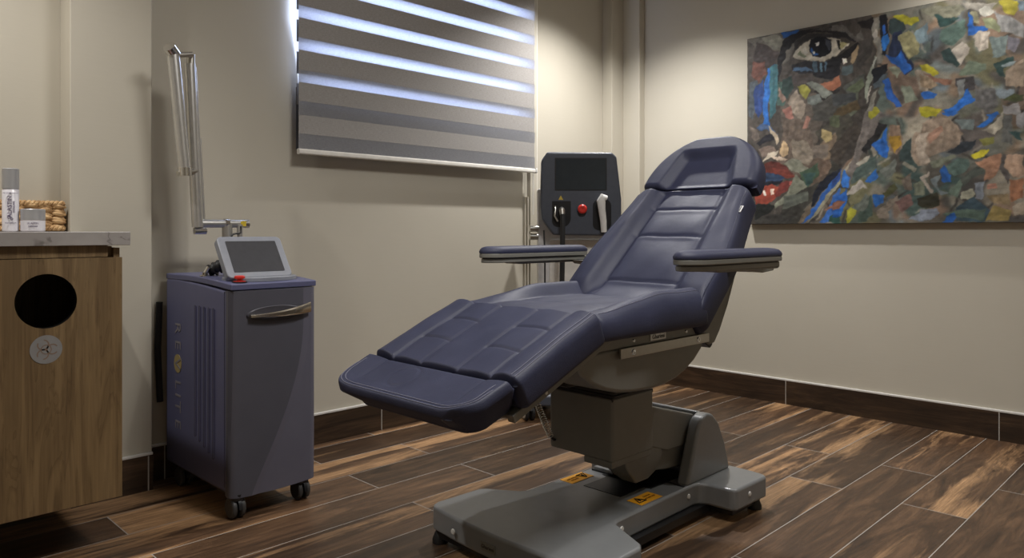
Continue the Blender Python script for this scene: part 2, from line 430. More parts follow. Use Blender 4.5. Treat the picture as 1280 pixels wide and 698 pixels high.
for a, b, o in bands:
    if o and a > 1.5: box(rear, BX0+0.006, BX1-0.004, BYF+0.028, BYF+0.0295, a-0.012, b-0.012 + 0.010)
build('rear_opaque_bands', rear, M_OPAQ, bl)
rear = bmesh.new(); box(rear, BX0+0.004, BX1-0.003, BYF+0.031, BYF+0.032, 1.303, 1.57)
build('rear_cloth', rear, fabric('grey_rear_fabric', (0.10, 0.10, 0.11, 1), (0.15, 0.15, 0.16, 1), 0.0), bl)
bm = bmesh.new(); prism(bm, rounded(BYF-0.010, BYF+0.012, 1.279, 1.303, 0.007), 'x', BX0-0.002, BX1+0.002); build('bottom_bar', bm, M_CEIL, bl)
bm = bmesh.new(); prism(bm, rounded(BYF-0.014, BYF+0.015, 1.277, 1.306, 0.008), 'x', BX1+0.002, BX1+0.012); build('end_cap', bm, M_DEVB, bl)
bm = bmesh.new(); box(bm, BX0-0.01, BX1+0.01, BYF-0.03, YB, 2.44, 2.53); build('cassette', bm, M_CEIL, bl, bev=0.01)
bm = bmesh.new()
for x in (3.082, 3.090): tube(bm, [(x, BYF+0.02, 2.45), (x, BYF+0.02, 1.05)], 0.0016, 6)
tube(bm, [(3.082, BYF+0.02, 1.05), (3.086, BYF+0.02, 1.043), (3.090, BYF+0.02, 1.05)], 0.0016, 6)
build('pull_cord', bm, M_WHITE, bl)

# ------------------------------------------------------------------ painting
def make_painting():
    XC = 3.912; Y1 = 2.035; WD = 1.72; Z0, Z1 = 0.988, 2.033
    NX, NZ = 600, 364
    def px(x, y):            # photograph pixel -> (s, z) on the canvas plane
        tt = (x-640)/932; d = XC/(R2*(1+tt)); Y = XC*(1-tt)/(1+tt)
        return (Y1-Y, EYE-(y-289)*d/932)
    rs = np.random.RandomState(11)
    def vnoise(xx, yy, seed):
        r = np.random.RandomState(seed).rand(64, 64)
        xi = np.floor(xx).astype(int); yi = np.floor(yy).astype(int); fx = xx-xi; fy = yy-yi
        fx = fx*fx*(3-2*fx); fy = fy*fy*(3-2*fy)
        g = lambda a, b: r[a % 64, b % 64]
        return (g(xi, yi)*(1-fx)+g(xi+1, yi)*fx)*(1-fy)+(g(xi, yi+1)*(1-fx)+g(xi+1, yi+1)*fx)*fy
    ss, zz = np.meshgrid(np.linspace(0, WD, NX), np.linspace(Z0, Z1, NZ), indexing='ij')
    wx = ss+(vnoise(ss*28, zz*28, 1)-0.5)*0.016+(vnoise(ss*90, zz*90, 2)-0.5)*0.006
    wz = zz+(vnoise(ss*28, zz*28, 3)-0.5)*0.016+(vnoise(ss*90, zz*90, 4)-0.5)*0.006
    img = np.zeros((NX, NZ, 3)); img[:] = (0.30, 0.28, 0.25)
    # broad patches of paint
    C8 = lambda *c: np.array(c)/255.0
    pal = [C8(122,118,106), C8(98,100,92), C8(78,92,86), C8(48,72,70), C8(128,106,86), C8(142,134,118), C8(92,84,82), C8(110,122,122),
           C8(70,66,60), C8(138,112,92), C8(104,100,70), C8(84,96,104), C8(60,56,54), C8(118,94,78)]
    palf = [C8(72,66,60), C8(58,54,50), C8(92,84,74), C8(84,70,62), C8(66,70,66), C8(104,92,80), C8(50,46,44), C8(78,72,62)]
    def strokes(n, pl, smin, smax, region, lmin, lmax):
        for i in range(n):
            cx = region[0]+rs.rand()*(region[1]-region[0]); cz = region[2]+rs.rand()*(region[3]-region[2])
            a = rs.rand()*math.pi; w = smin+(smax-smin)*rs.rand(); l = w*(lmin+(lmax-lmin)*rs.rand())
            m = max(w, l)*1.5
            i0 = max(0, int((cx-m)/WD*NX)); i1 = min(NX, int((cx+m)/WD*NX)+1); j0 = max(0, int((cz-m-Z0)/(Z1-Z0)*NZ)); j1 = min(NZ, int((cz+m-Z0)/(Z1-Z0)*NZ)+1)
            if i1 <= i0 or j1 <= j0: continue
            dx = wx[i0:i1, j0:j1]-cx; dz = wz[i0:i1, j0:j1]-cz
            u = (dx*math.cos(a)+dz*math.sin(a))/l; v = (-dx*math.sin(a)+dz*math.cos(a))/w
            k = 0.35*(rs.rand()-0.5)
            mk = (np.abs(u) < 1) & (np.abs(v+k*u) < 1-0.5*np.abs(u)**2)
            c = pl[rs.randint(len(pl))]*(0.80+0.2*rs.rand())*0.85+np.array((0.07, 0.066, 0.058))
            st = 1+0.28*(vnoise(u*1.5+i, v*5+i, i % 50)-0.5)
            sub = img[i0:i1, j0:j1]
            sub[mk] = (c[None, None, :]*st[..., None])[mk]*0.9+sub[mk]*0.1
    strokes(260, pal, 0.035, 0.09, (0.35, WD, Z0, Z1), 1.0, 2.2)
    strokes(260, palf, 0.015, 0.04, (0, 0.42, Z0, Z1), 1.5, 3.5)
    strokes(60, pal, 0.008, 0.02, (0.42, WD, Z0, Z1), 1.5, 4.0)
    def blur(a, k):
        for ax in (0, 1):
            a = sum(np.roll(a, d_, ax) for d_ in range(-k, k+1))/(2*k+1)
        return a
    img[:] = blur(img, 3)
    strokes(160, [C8(30, 28, 28), C8(46, 42, 38), C8(40, 52, 50), C8(150, 142, 126)], 0.0025, 0.006, (0, WD, Z0, Z1), 5.0, 12.0)
    img[:] = blur(img, 1)
    reg = {1: (930, 20, 4.983), 2: (930, 150, 4.983), 3: (1040, 0, 4.817), 4: (1040, 140, 4.817), 5: (1150, 0, 4.815), 6: (1150, 140, 4.815), 0: (0, 0, 1)}
    cnt = [0]
    def ST(r, col, *pts):
        ox, oy, sc = reg[r]; P = [px(ox+pts[i]/sc, oy+pts[i+1]/sc) for i in range(0, len(pts), 2)]
        xs = [p[0] for p in P]; zs = [p[1] for p in P]
        i0 = max(0, int((min(xs)-0.02)/WD*NX)); i1 = min(NX, int((max(xs)+0.02)/WD*NX)+2)
        j0 = max(0, int((min(zs)-0.02-Z0)/(Z1-Z0)*NZ)); j1 = min(NZ, int((max(zs)+0.02-Z0)/(Z1-Z0)*NZ)+2)
        if i1 <= i0 or j1 <= j0: return
        kk = 0.85
        x = ss[i0:i1, j0:j1]*(1-kk)+wx[i0:i1, j0:j1]*kk; y = zz[i0:i1, j0:j1]*(1-kk)+wz[i0:i1, j0:j1]*kk
        ins = np.zeros(x.shape, bool); n = len(P)
        for a in range(n):
            (x1, y1), (x2, y2) = P[a], P[(a+1) % n]
            if y1 == y2: continue
            c = ((y1 > y) != (y2 > y)) & (x < (x2-x1)*(y-y1)/(y2-y1)+x1)
            ins ^= c
        cnt[0] += 1; q = cnt[0]
        # streaks run along the longest edge
        L = max(range(n), key=lambda a: (P[a][0]-P[(a+1) % n][0])**2+(P[a][1]-P[(a+1) % n][1])**2)
        an = math.atan2(P[(L+1) % n][1]-P[L][1], P[(L+1) % n][0]-P[L][0])
        u = x*math.cos(an)+y*math.sin(an); v = -x*math.sin(an)+y*math.cos(an)
        st = 1+0.22*(vnoise(u*18+q, v*110+q, q % 60)-0.5)+0.22*(vnoise(u*60, v*60, q % 37)-0.5)
        c = np.array(col)/255.0; c = (c*0.84+c.mean()*0.16)*0.97
        sub = img[i0:i1, j0:j1]; sub[ins] = (c[None, None, :]*st[..., None])[ins]
    def LN(r, col, wd, *pts):        # a long thin stroke
        k = [(pts[i], pts[i+1]) for i in range(0, len(pts), 2)]
        for (a, b), (c, d) in zip(k, k[1:]):
            l = math.hypot(c-a, d-b) or 1; nx, ny = -(d-b)/l*wd/2, (c-a)/l*wd/2; ex, ey = (c-a)/l*wd*0.3, (d-b)/l*wd*0.3
            ST(r, col, a-ex+nx, b-ey+ny, c+ex+nx, d+ey+ny, c+ex-nx, d+ey-ny, a-ex-nx, b-ey-ny)
    exec(PAINT, {'ST': ST, 'LN': LN})
    img[:] = img*0.45+blur(img, 1)*0.55
    img[:] *= (1+0.22*(vnoise(ss*7, zz*7, 21)-0.5)+0.16*(vnoise(ss*45+zz*20, zz*45-ss*20, 22)-0.5))[..., None]
    # mesh: a stretched canvas with folded sides
    bm = bmesh.new()
    me = bpy.data.meshes.new('canvas')
    rel = 0.0016*(vnoise(ss*60, zz*60, 8)-0.5)+0.0012*(img.mean(axis=2)-0.3)
    V = np.stack([XC-rel, Y1-ss, zz], axis=-1).reshape(-1, 3)
    idx = np.arange(NX*NZ).reshape(NX, NZ)
    F = np.stack([idx[:-1, :-1], idx[:-1, 1:], idx[1:, 1:], idx[1:, :-1]], axis=-1).reshape(-1, 4)
    # side skirt to the back of the stretcher
    ring = list(idx[:, 0])+list(idx[-1, 1:])+list(idx[-2::-1, -1])+list(idx[0, -2:0:-1])
    nb = len(V); back = V[ring].copy(); back[:, 0] = XR-0.004; V = np.concatenate([V, back]); n = len(ring)
    F2 = np.array([[ring[i], ring[(i+1) % n], nb+(i+1) % n, nb+i] for i in range(n)])
    F = np.concatenate([F, F2])
    root = thing('painting', 'large unframed abstract face painting with one eye and red lips hanging on the right wall', 'painting', (XR-0.02, Y1-WD/2, Z0))
    V = V-np.array(root.location)
    me.vertices.add(len(V)); me.vertices.foreach_set('co', V.astype(np.float32).ravel())
    me.loops.add(F.size); me.loops.foreach_set('vertex_index', F.astype(np.int32).ravel())
    me.polygons.add(len(F)); me.polygons.foreach_set('loop_start', np.arange(0, F.size, 4, dtype=np.int32)); me.polygons.foreach_set('loop_total', np.full(len(F), 4, dtype=np.int32))
    me.update(calc_edges=True); me.validate()
    ca = me.color_attributes.new('paint', 'FLOAT_COLOR', 'POINT')
    lin = np.clip(img, 0, 1).reshape(-1, 3); lin = np.where(lin <= 0.04045, lin/12.92, ((lin+0.055)/1.055)**2.4)*PAINT_GAIN
    rgba = np.ones((len(V), 4), np.float32); rgba[:, :3] = 0.25; rgba[:len(lin), :3] = np.clip(lin, 0, 0.9)
    rgba[len(lin):, :3] = rgba[ring, :3]*0.8
    ca.data.foreach_set('color', rgba.ravel())
    t = NT('oil_paint'); at = t.n('ShaderNodeVertexColor', layer_name='paint'); 
    g = t.n('ShaderNodeTexCoord').outputs['Object']; f = t.noise(g, 160, 3)
    t.l(t.mix(0.35, at.outputs[0], t.ramp(f, [(0.3, (0.7, 0.7, 0.7, 1)), (0.7, (1.25, 1.25, 1.25, 1))]), 'MULTIPLY'), t.b.inputs['Base Color'])
    t.b.inputs['Roughness'].default_value = 0.55; t.b.inputs['Specular IOR Level'].default_value = 0.3; t.bump(f, 0.15, 0.001)
    me.materials.append(t.m)
    o = bpy.data.objects.new('canvas', me); COL.objects.link(o); o.parent = root
    build('stretcher_frame', B(XR-0.004, XR, Y1-WD+0.01, Y1-0.01, Z0+0.01, Z1-0.01), M_OAK, root)
PAINT_GAIN = 1.2
PAINT = r"""
ST(0,(70,64,58), 934,50,1090,18,1100,120,1060,200,1000,281,936,281)
ST(0,(88,78,68), 975,120,1060,110,1070,180,1020,230,980,200)
ST(0,(58,52,46), 1040,110,1090,90,1080,180,1050,210,1020,180)
ST(0,(52,50,44), 990,230,1040,200,1060,220,1010,281,970,281)
ST(0,(96,82,70), 980,150,1010,150,1020,190,1000,225,970,210)
ST(0,(74,78,62), 1040,130,1075,110,1070,140,1040,165)
ST(0,(64,60,50), 1020,165,1060,140,1070,160,1030,190)
ST(0,(110,92,72), 1025,180,1045,165,1045,195,1028,205)
ST(0,(84,70,58), 1000,205,1030,195,1035,225,1005,235)
ST(0,(100,92,78), 1005,262,1040,225,1060,205,1050,230,1020,270)
ST(0,(60,52,44), 1035,190,1070,150,1075,165,1045,205)
# --- forehead, temple and hair, left part
ST(1,(88,84,76), 20,150,220,100,250,140,230,215,120,220,60,200)
ST(1,(112,110,98), 110,130,215,120,250,150,225,215,150,200)
ST(1,(26,74,140), 225,105,345,88,300,125,250,138)
ST(1,(58,50,48), 75,160,150,190,215,230,190,330,90,360,60,260)
ST(1,(96,60,50), 60,290,130,290,140,360,80,420,50,370)
ST(1,(70,78,84), 30,420,80,400,90,520,60,640,30,620)
ST(1,(38,62,120), 70,440,120,400,130,560,90,640,60,560)
ST(1,(32,92,170), 150,330,190,300,175,420,150,560,160,690,120,690,118,560,130,420)
ST(1,(52,96,104), 160,320,200,300,215,430,200,600,165,640,158,480)
ST(1,(66,92,84), 205,420,250,400,280,470,250,560,210,560)
ST(1,(120,96,84), 215,440,240,480,265,520,240,540,215,500)
# dark brow sweep
ST(1,(26,25,27), 240,150,330,100,470,75,598,55,598,110,500,95,400,112,330,150,290,190,240,300,210,430,205,300,225,200)
ST(1,(72,68,64), 400,95,500,70,598,62,598,82,480,90)
ST(1,(96,92,84), 265,215,300,170,330,165,290,240,260,310,240,300)
ST(1,(44,42,42), 320,160,400,120,520,105,598,125,598,165,500,130,420,140,350,175,310,230)
# eye white
ST(1,(168,160,142), 300,255,330,205,380,165,460,132,540,128,598,150,598,215,560,255,500,285,430,285,360,275,330,262)
ST(1,(110,118,92), 335,235,350,215,390,255,375,262)
ST(1,(190,184,168), 360,210,375,190,395,230,385,250)
ST(1,(14,15,20), 398,185,415,150,455,130,500,128,538,145,548,185,540,225,510,250,470,262,430,252,405,225)
ST(1,(36,84,150), 412,195,430,215,470,235,450,250,425,240,408,215)
ST(1,(60,64,74), 500,140,535,150,545,185,530,215,515,180)
ST(1,(216,214,206), 442,162,468,160,466,178,446,180)
ST(1,(200,196,184), 425,222,445,220,446,236,430,238)
ST(3,(176,168,150), 0,235,30,240,60,260,110,262,60,305,0,345)
ST(3,(150,142,96), 40,255,95,262,60,295,45,290)
ST(3,(30,28,28), 0,345,60,320,110,285,155,255,165,275,110,335,60,375,0,392)
ST(3,(34,32,32), 0,170,60,180,110,215,150,240,140,258,80,235,0,220)
ST(3,(24,23,24), 25,240,40,300,52,305,42,245)
ST(3,(220,208,190), 58,350,85,345,92,372,68,385)
ST(3,(150,128,96), 118,320,160,270,158,330,130,390,112,370)
ST(3,(72,84,86), 60,400,130,390,135,440,90,460,60,450)
# below the eye
ST(1,(30,30,34), 290,310,380,285,500,290,598,250,598,380,500,390,430,370,300,345)
ST(1,(64,92,122), 300,325,400,320,430,345,300,345)
ST(1,(60,82,96), 430,280,460,290,460,350,432,350)
ST(1,(84,116,134), 475,290,490,292,490,345,478,345)
ST(1,(74,100,118), 505,285,518,288,514,340,506,338)
ST(1,(74,66,62), 280,365,420,355,440,400,330,430,270,420)
ST(1,(40,58,54), 240,400,300,380,310,450,270,520,230,470)
ST(1,(160,98,70), 470,430,598,372,598,440,560,470,520,465)
ST(1,(34,30,28), 465,425,520,465,550,470,598,455,598,480,500,525,430,470,440,462,500,505)
ST(1,(108,112,102), 385,415,430,400,560,485,510,512,440,460)
ST(1,(100,106,100), 400,500,470,480,510,560,470,590,400,545)
ST(1,(138,134,52), 325,440,380,425,415,460,385,520,350,480)
ST(1,(134,120,104), 270,540,320,460,350,510,390,570,350,650,300,600)
ST(1,(140,92,80), 240,590,290,560,310,640,260,640)
ST(1,(150,104,88), 390,620,420,640,390,698,360,698)
ST(1,(66,64,58), 430,560,598,470,598,640,500,660,430,650)
ST(1,(74,80,56), 520,640,598,600,598,690,540,690)
# nose
ST(2,(60,84,122), 80,50,120,25,170,40,200,70,210,110,185,90,150,60,110,70)
ST(2,(110,98,88), 40,40,80,60,100,110,70,130,45,110)
ST(2,(34,34,40), 80,150,120,100,180,80,190,120,130,145,95,170)
ST(2,(168,150,124), 150,30,200,80,215,130,200,150,175,90)
ST(2,(122,104,92), 90,190,160,160,220,190,170,230,110,230)
ST(2,(178,148,108), 240,130,270,160,270,215,230,225,225,190)
ST(2,(182,168,146), 100,270,150,215,225,185,200,225,150,245)
ST(2,(200,176,152), 165,235,240,228,265,245,210,258)
# mouth
ST(2,(92,40,32), 100,290,170,255,250,285,320,345,250,330,150,320)
ST(2,(108,46,36), 110,320,200,300,290,330,325,360,240,370,110,345)
ST(2,(40,58,86), 95,360,150,330,220,340,260,370,190,400,100,400)
ST(2,(26,28,38), 70,400,160,385,250,380,230,400,150,415,75,420)
ST(2,(132,54,40), 70,425,170,405,230,420,215,480,150,520,70,525)
ST(2,(102,42,36), 220,400,310,375,315,410,260,450,200,490,190,470)
ST(2,(224,214,198), 118,438,135,436,138,470,122,474)
ST(2,(206,180,160), 165,430,190,425,185,465,168,470)
ST(2,(176,90,80), 280,390,306,384,300,408,284,408)
ST(2,(28,30,28), 65,530,160,520,200,535,150,590,70,620)
ST(2,(56,54,50), 65,620,180,590,320,600,300,645,70,645)
# cheek and jaw
ST(2,(120,108,92), 300,120,400,140,440,210,400,280,320,260,290,200)
ST(2,(156,136,88), 480,60,540,80,550,120,510,140,480,110)
ST(2,(104,92,80), 430,160,520,150,520,230,460,240,430,210)
ST(2,(94,76,62), 470,240,545,240,530,340,470,360)
ST(2,(118,118,100), 240,270,320,240,400,300,370,345,290,310)
ST(2,(58,78,58), 350,330,460,270,470,340,400,420,370,390)
ST(2,(44,70,66), 370,340,440,330,430,390,390,410)
ST(2,(112,114,96), 320,345,400,410,330,450,200,560,190,530,270,460)
ST(2,(84,88,78), 250,480,400,440,400,500,240,560)
ST(2,(108,94,76), 330,640,440,500,480,450,470,540,400,640)
ST(2,(22,26,38), 420,560,500,440,598,330,598,300,480,380,430,470)
ST(2,(36,84,160), 350,645,430,600,560,420,598,370,598,320,540,390,440,540)
ST(2,(136,130,106), 390,645,450,590,560,450,598,400,598,370,540,440,450,560)
ST(2,(44,92,170), 470,645,520,560,560,470,598,420,598,600,560,645)
ST(2,(132,82,66), 500,560,598,500,598,530,520,560)
ST(2,(40,80,70), 530,610,598,560,598,645,530,645)
# hairline between the face and the patches
ST(3,(34,30,30), 150,140,245,105,250,180,180,170)
ST(3,(96,92,86), 0,150,60,150,140,220,180,180,190,240,150,255,90,210,0,180)
ST(3,(62,58,54), 150,300,190,240,240,230,235,330,170,420,150,380)
ST(3,(70,72,66), 60,520,200,440,205,500,100,580)
ST(3,(78,86,62), 80,540,190,470,200,520,130,560)
ST(3,(56,58,58), 0,570,140,560,150,610,0,640)
ST(3,(82,66,40), 30,650,150,600,170,650,60,698,0,698)
ST(3,(120,116,106), 245,110,290,100,275,200,300,260,300,380,270,380,265,260,240,210)
ST(3,(168,160,148), 240,205,270,165,275,210,255,235)
ST(3,(126,132,116), 220,440,250,380,255,320,270,350,240,480,215,580,205,620,195,580)
LN(3,(170,168,158),7, 262,340, 250,400, 245,450)
LN(3,(160,152,140),8, 240,530, 215,580, 205,610)
ST(3,(26,26,30), 285,95,330,90,350,200,330,330,300,330,290,200)
ST(3,(30,80,160), 300,160,320,145,330,190,310,205)
ST(3,(28,100,182), 305,210,345,195,345,270,320,305,300,300,295,250)
ST(3,(44,58,58), 345,110,410,120,440,170,400,230,350,190)
ST(3,(150,144,30), 365,100,420,90,470,110,515,100,520,125,480,155,430,150,390,125)
ST(3,(30,40,66), 370,200,420,180,430,280,480,360,490,430,440,460,400,400,340,360)
ST(3,(26,80,160), 325,320,380,345,410,300,450,350,480,430,430,455,400,400,350,370)
ST(3,(128,122,84), 400,220,460,180,530,230,520,320,470,360,420,290)
ST(3,(98,116,122), 500,190,578,140,578,250,520,270)
ST(3,(130,134,112), 335,410,380,395,420,430,400,470,350,430)
ST(3,(24,26,32), 240,420,330,380,330,430,250,520)
ST(3,(76,88,96), 245,520,300,450,340,440,300,520,255,540)
ST(3,(28,78,158), 300,480,345,470,370,560,415,640,380,645,330,570)
ST(3,(112,118,100), 420,520,470,520,520,600,430,620)
ST(3,(124,112,96), 500,430,578,420,578,570,520,540)
ST(3,(36,84,160), 540,560,578,550,578,600,550,590)
ST(3,(150,144,36), 225,655,270,645,285,680,240,698,220,690)
ST(3,(120,116,104), 200,698,225,620,250,560,280,540,250,640,230,698)
# lower centre
ST(4,(142,134,116), 130,270,190,120,215,0,245,0,230,120,170,250,100,340,70,400,60,380)
ST(4,(102,94,88), 170,120,200,0,300,0,280,120,240,170,200,220,150,330,110,460,70,450,100,350)
ST(4,(150,146,30), 220,0,285,0,240,45,222,30)
ST(4,(30,28,28), 240,150,290,60,330,80,270,190,240,200,210,260,180,230,210,170)
ST(4,(28,92,180), 240,200,300,160,325,90,340,220,330,280,300,270,270,230)
ST(4,(124,100,80), 335,80,400,80,430,160,400,260,350,230)
ST(4,(162,122,34), 350,150,410,140,420,190,380,250,355,200)
ST(4,(46,60,58), 420,200,480,150,470,300,400,300)
ST(4,(148,128,108), 470,200,500,120,578,110,578,320,520,330,480,290)
ST(4,(170,152,132), 500,180,530,130,560,200,550,300,520,310)
ST(4,(66,80,74), 150,330,270,250,260,340,180,400,120,440,110,420)
ST(4,(150,144,128), 140,310,230,258,225,285,160,320)
ST(4,(32,92,170), 200,420,240,370,275,345,275,390,230,430)
ST(4,(34,60,120), 0,420,60,340,50,400,10,440)
ST(4,(40,104,190), 50,430,80,350,105,400,100,460,60,460)
ST(4,(156,148,136), 75,500,175,405,215,465,180,450,140,490)
ST(4,(26,84,168), 20,520,90,460,90,540,60,620,0,640)
ST(4,(120,78,62), 0,550,80,530,50,580,0,595)
ST(4,(166,162,40), 95,590,180,535,110,665,92,668)
ST(4,(60,76,66), 150,620,240,500,250,620,200,660,150,660)
ST(4,(92,98,88), 120,580,210,490,230,530,190,600)
ST(4,(28,86,160), 245,500,310,500,310,545,260,570)
ST(4,(92,96,88), 290,360,380,280,390,360,330,400)
ST(4,(66,66,36), 300,490,385,430,400,460,330,520)
ST(4,(112,100,86), 270,590,400,500,410,520,330,600,340,640,280,640)
ST(4,(132,128,110), 415,320,430,305,510,340,500,365)
ST(4,(98,86,74), 420,400,480,360,480,470,430,470)
ST(4,(104,76,70), 380,540,470,490,500,560,420,610)
ST(4,(104,108,88), 490,430,560,420,560,500,490,500)
ST(4,(40,38,28), 510,520,578,500,578,570,530,575)
ST(4,(104,112,122), 480,620,578,600,578,660,450,655)
# right, upper
ST(5,(118,116,96), 0,60,220,20,270,60,200,120,60,100)
ST(5,(128,122,110), 240,20,470,20,420,70,280,60)
ST(5,(168,164,150), 360,50,395,30,450,70,400,100,370,95)
ST(5,(122,118,90), 300,80,350,70,360,140,320,130)
ST(5,(40,66,62), 90,95,110,90,150,110,235,110,180,150,120,165)
ST(5,(76,98,88), 130,190,260,110,280,180,200,280,160,270,120,230)
ST(5,(24,78,154), 285,100,300,70,320,150,400,160,400,190,350,190,320,220,290,215)
ST(5,(158,148,134), 180,310,245,258,300,290,290,330,235,390,205,350)
ST(5,(166,154,138), 320,230,355,185,415,200,410,290,360,320,330,280)
ST(5,(120,124,90), 380,110,430,100,490,170,470,190,390,170)
ST(5,(130,128,124), 450,60,520,90,626,150,626,230,540,190,480,190)
ST(5,(156,144,30), 470,0,590,0,590,50,570,90,530,80,480,30)
ST(5,(94,110,120), 590,0,626,0,626,60,600,60)
ST(5,(108,122,118), 420,220,530,210,520,330,430,350)
ST(5,(112,108,116), 530,210,600,240,580,310,530,300)
ST(5,(36,60,56), 440,385,560,340,560,380,500,420,520,460,480,460)
ST(5,(120,132,132), 490,395,575,365,560,395,500,412)
ST(5,(150,130,108), 520,430,626,340,626,520,520,520)
ST(5,(142,122,100), 560,420,626,370,626,470,570,480)
ST(5,(36,54,52), 130,310,180,290,240,380,220,400,140,350)
ST(5,(96,108,88), 240,420,300,365,400,390,400,420,330,450,240,450)
ST(5,(148,138,26), 0,400,50,385,120,440,90,460,20,430)
ST(5,(120,84,66), 20,440,100,470,200,480,190,510,90,500)
ST(5,(128,108,84), 0,450,60,470,120,520,60,540,0,530)
ST(5,(28,82,160), 10,565,40,552,100,565,80,595,30,598)
ST(5,(154,144,30), 0,645,130,655,100,698,0,698)
ST(5,(58,54,54), 220,470,320,460,330,540,280,560,215,520)
ST(5,(104,106,104), 225,490,270,480,275,560,235,600)
ST(5,(26,86,168), 130,660,200,640,260,590,285,540,310,590,345,600,260,650,180,690)
ST(5,(88,86,84), 330,530,450,540,470,640,400,680,330,640)
ST(5,(120,132,138), 450,540,580,530,560,590,480,600)
ST(5,(60,66,34), 500,610,570,560,626,575,626,610,560,615)
ST(5,(140,136,134), 500,640,600,620,610,690,500,690)
ST(5,(28,84,160), 400,690,460,672,470,698,400,698)
# right, lower
ST(6,(130,112,94), 10,60,110,20,190,40,260,130,230,200,110,250,20,290,0,200)
ST(6,(158,142,124), 0,130,50,120,40,240,60,300,0,330)
ST(6,(142,106,86), 50,130,130,80,140,110,90,170,60,200)
ST(6,(152,146,24), 0,0,120,0,40,35,0,30)
ST(6,(26,80,156), 130,0,230,0,200,20,150,15)
ST(6,(96,106,104), 210,40,330,50,320,120,250,90)
ST(6,(26,88,168), 340,90,400,50,420,10,470,0,430,60,380,95)
ST(6,(150,142,124), 380,110,440,70,500,0,495,100,450,140,410,120)
ST(6,(84,84,80), 500,20,560,20,560,200,500,180)
ST(6,(132,130,130), 580,20,626,0,626,110,590,90)
ST(6,(42,70,68), 545,110,600,120,626,180,580,165)
ST(6,(40,46,52), 165,240,240,190,340,170,320,230,220,260)
ST(6,(112,110,50), 350,170,450,150,450,190,380,210)
ST(6,(160,148,26), 310,265,410,220,400,255,330,285)
ST(6,(112,116,96), 60,300,200,255,215,275,130,320,80,340)
ST(6,(76,96,88), 150,340,210,285,300,290,280,350,210,385)
ST(6,(28,82,156), 120,350,150,320,190,385,180,415,130,422)
ST(6,(108,118,120), 60,400,120,380,110,470,180,480,120,500)
ST(6,(150,138,124), 0,400,60,360,55,380,30,400,85,470,75,485,10,420)
ST(6,(72,78,70), 240,400,330,330,420,320,400,360,320,400,260,450)
ST(6,(148,106,80), 330,300,490,250,490,340,440,400,380,420,390,350)
ST(6,(158,128,104), 510,260,626,260,626,390,560,390,500,320)
ST(6,(146,96,66), 545,410,626,400,626,520,550,550)
ST(6,(156,108,88), 400,440,460,430,470,460,410,470)
ST(6,(112,118,126), 330,430,390,420,380,520,330,520)
ST(6,(144,142,120), 250,480,310,455,330,490,300,530,250,530)
ST(6,(50,70,80), 220,570,320,510,430,600,400,660,220,660)
ST(6,(74,92,80), 130,620,220,590,330,590,400,580,380,650,250,640)
ST(6,(24,76,150), 130,665,160,625,215,600,220,640,200,665)
ST(6,(140,120,64), 390,660,440,570,540,590,530,660)
ST(6,(128,108,76), 400,510,540,500,540,560,450,560)
ST(6,(112,118,130), 0,590,90,580,110,610,60,655,0,650)
ST(6,(44,42,26), 0,520,100,480,115,560,60,580,0,575)
ST(6,(98,116,100), 170,480,240,400,260,430,230,520)
ST(6,(146,132,112), 550,570,626,550,626,610,560,620)
ST(6,(76,70,66), 480,340,500,260,520,260,510,330,545,390,535,440)
"""
make_painting()

# ------------------------------------------------------------------ cabinet and worktop
CY, CX0, CX1 = 2.40, -0.62, 0.752
cab = thing('cabinet', 'wall-hung oak cabinet with a round waste opening under the stone worktop', 'cabinet', (0.1, CY, 0.158))
def hole_panel(bm, x0, x1, z0, z1, y0, y1, cx, cz, r, seg=48):
    """panel facing -y with a round hole"""
    def corner(a):
        dx, dz = math.cos(a), math.sin(a)
        k = min(((x1-cx) if dx > 0 else (cx-x0))/max(abs(dx), 1e-9), ((z1-cz) if dz > 0 else (cz-z0))/max(abs(dz), 1e-9))
        return (cx+dx*k, cz+dz*k)
    angs = sorted(set([2*math.pi*k/seg for k in range(seg)]+[math.atan2(q-cz, p-cx) % (2*math.pi) for p in (x0, x1) for q in (z0, z1)]))
    for y, fl in ((y0, 1), (y1, -1)):
        I = [bm.verts.new((cx+r*math.cos(a), y, cz+r*math.sin(a))) for a in angs]
        O = [bm.verts.new((corner(a)[0], y, corner(a)[1])) for a in angs]
        n = len(angs)
        for k in range(n): bm.faces.new((I[k], I[(k+1) % n], O[(k+1) % n], O[k]))
        if fl == 1: I0, O0 = I, O
        else:
            for k in range(n):
                bm.faces.new((I0[k], I0[(k+1) % n], I[(k+1) % n], I[k])); bm.faces.new((O0[k], O0[(k+1) % n], O[(k+1) % n], O[k]))
HX, HZ, HR = 0.555, 0.753, 0.0765
bm = bmesh.new(); hole_panel(bm, -0.02, CX1, 0.158, 0.872, CY, CY+0.019, HX, HZ, HR); o = build('door', bm, M_OAK, cab, sharp=30)
t = NT('bin_dark_lining'); t.b.inputs['Base Color'].default_value = (0.012, 0.010, 0.009, 1); t.b.inputs['Roughness'].default_value = 0.6
bm = bmesh.new(); tube(bm, [(HX, CY+0.001, HZ), (HX, CY+0.018, HZ)], HR-0.0012, 48, cap=False)
dr = build('hole_rim', bm, M_BLACK, cab)
bm = bmesh.new(); box(bm, CX0, -0.023, CY, CY+0.019, 0.158, 0.872); build('door', bm, M_OAK, cab)
bm = bmesh.new()
box(bm, CX1-0.018, CX1-0.001, CY+0.020, 2.86, 0.158, 0.90); box(bm, CX0, CX0+0.018, CY+0.020, 2.95, 0.158, 0.90)
box(bm, CX0+0.018, CX1-0.018, CY+0.020, 2.86, 0.158, 0.176); box(bm, CX0+0.018, CX1-0.018, 2.84, 2.86, 0.176, 0.90)
box(bm, CX0+0.018, CX1-0.018, CY+0.035, CY+0.053, 0.87, 0.905)
build('carcass', bm, M_OAK, cab)
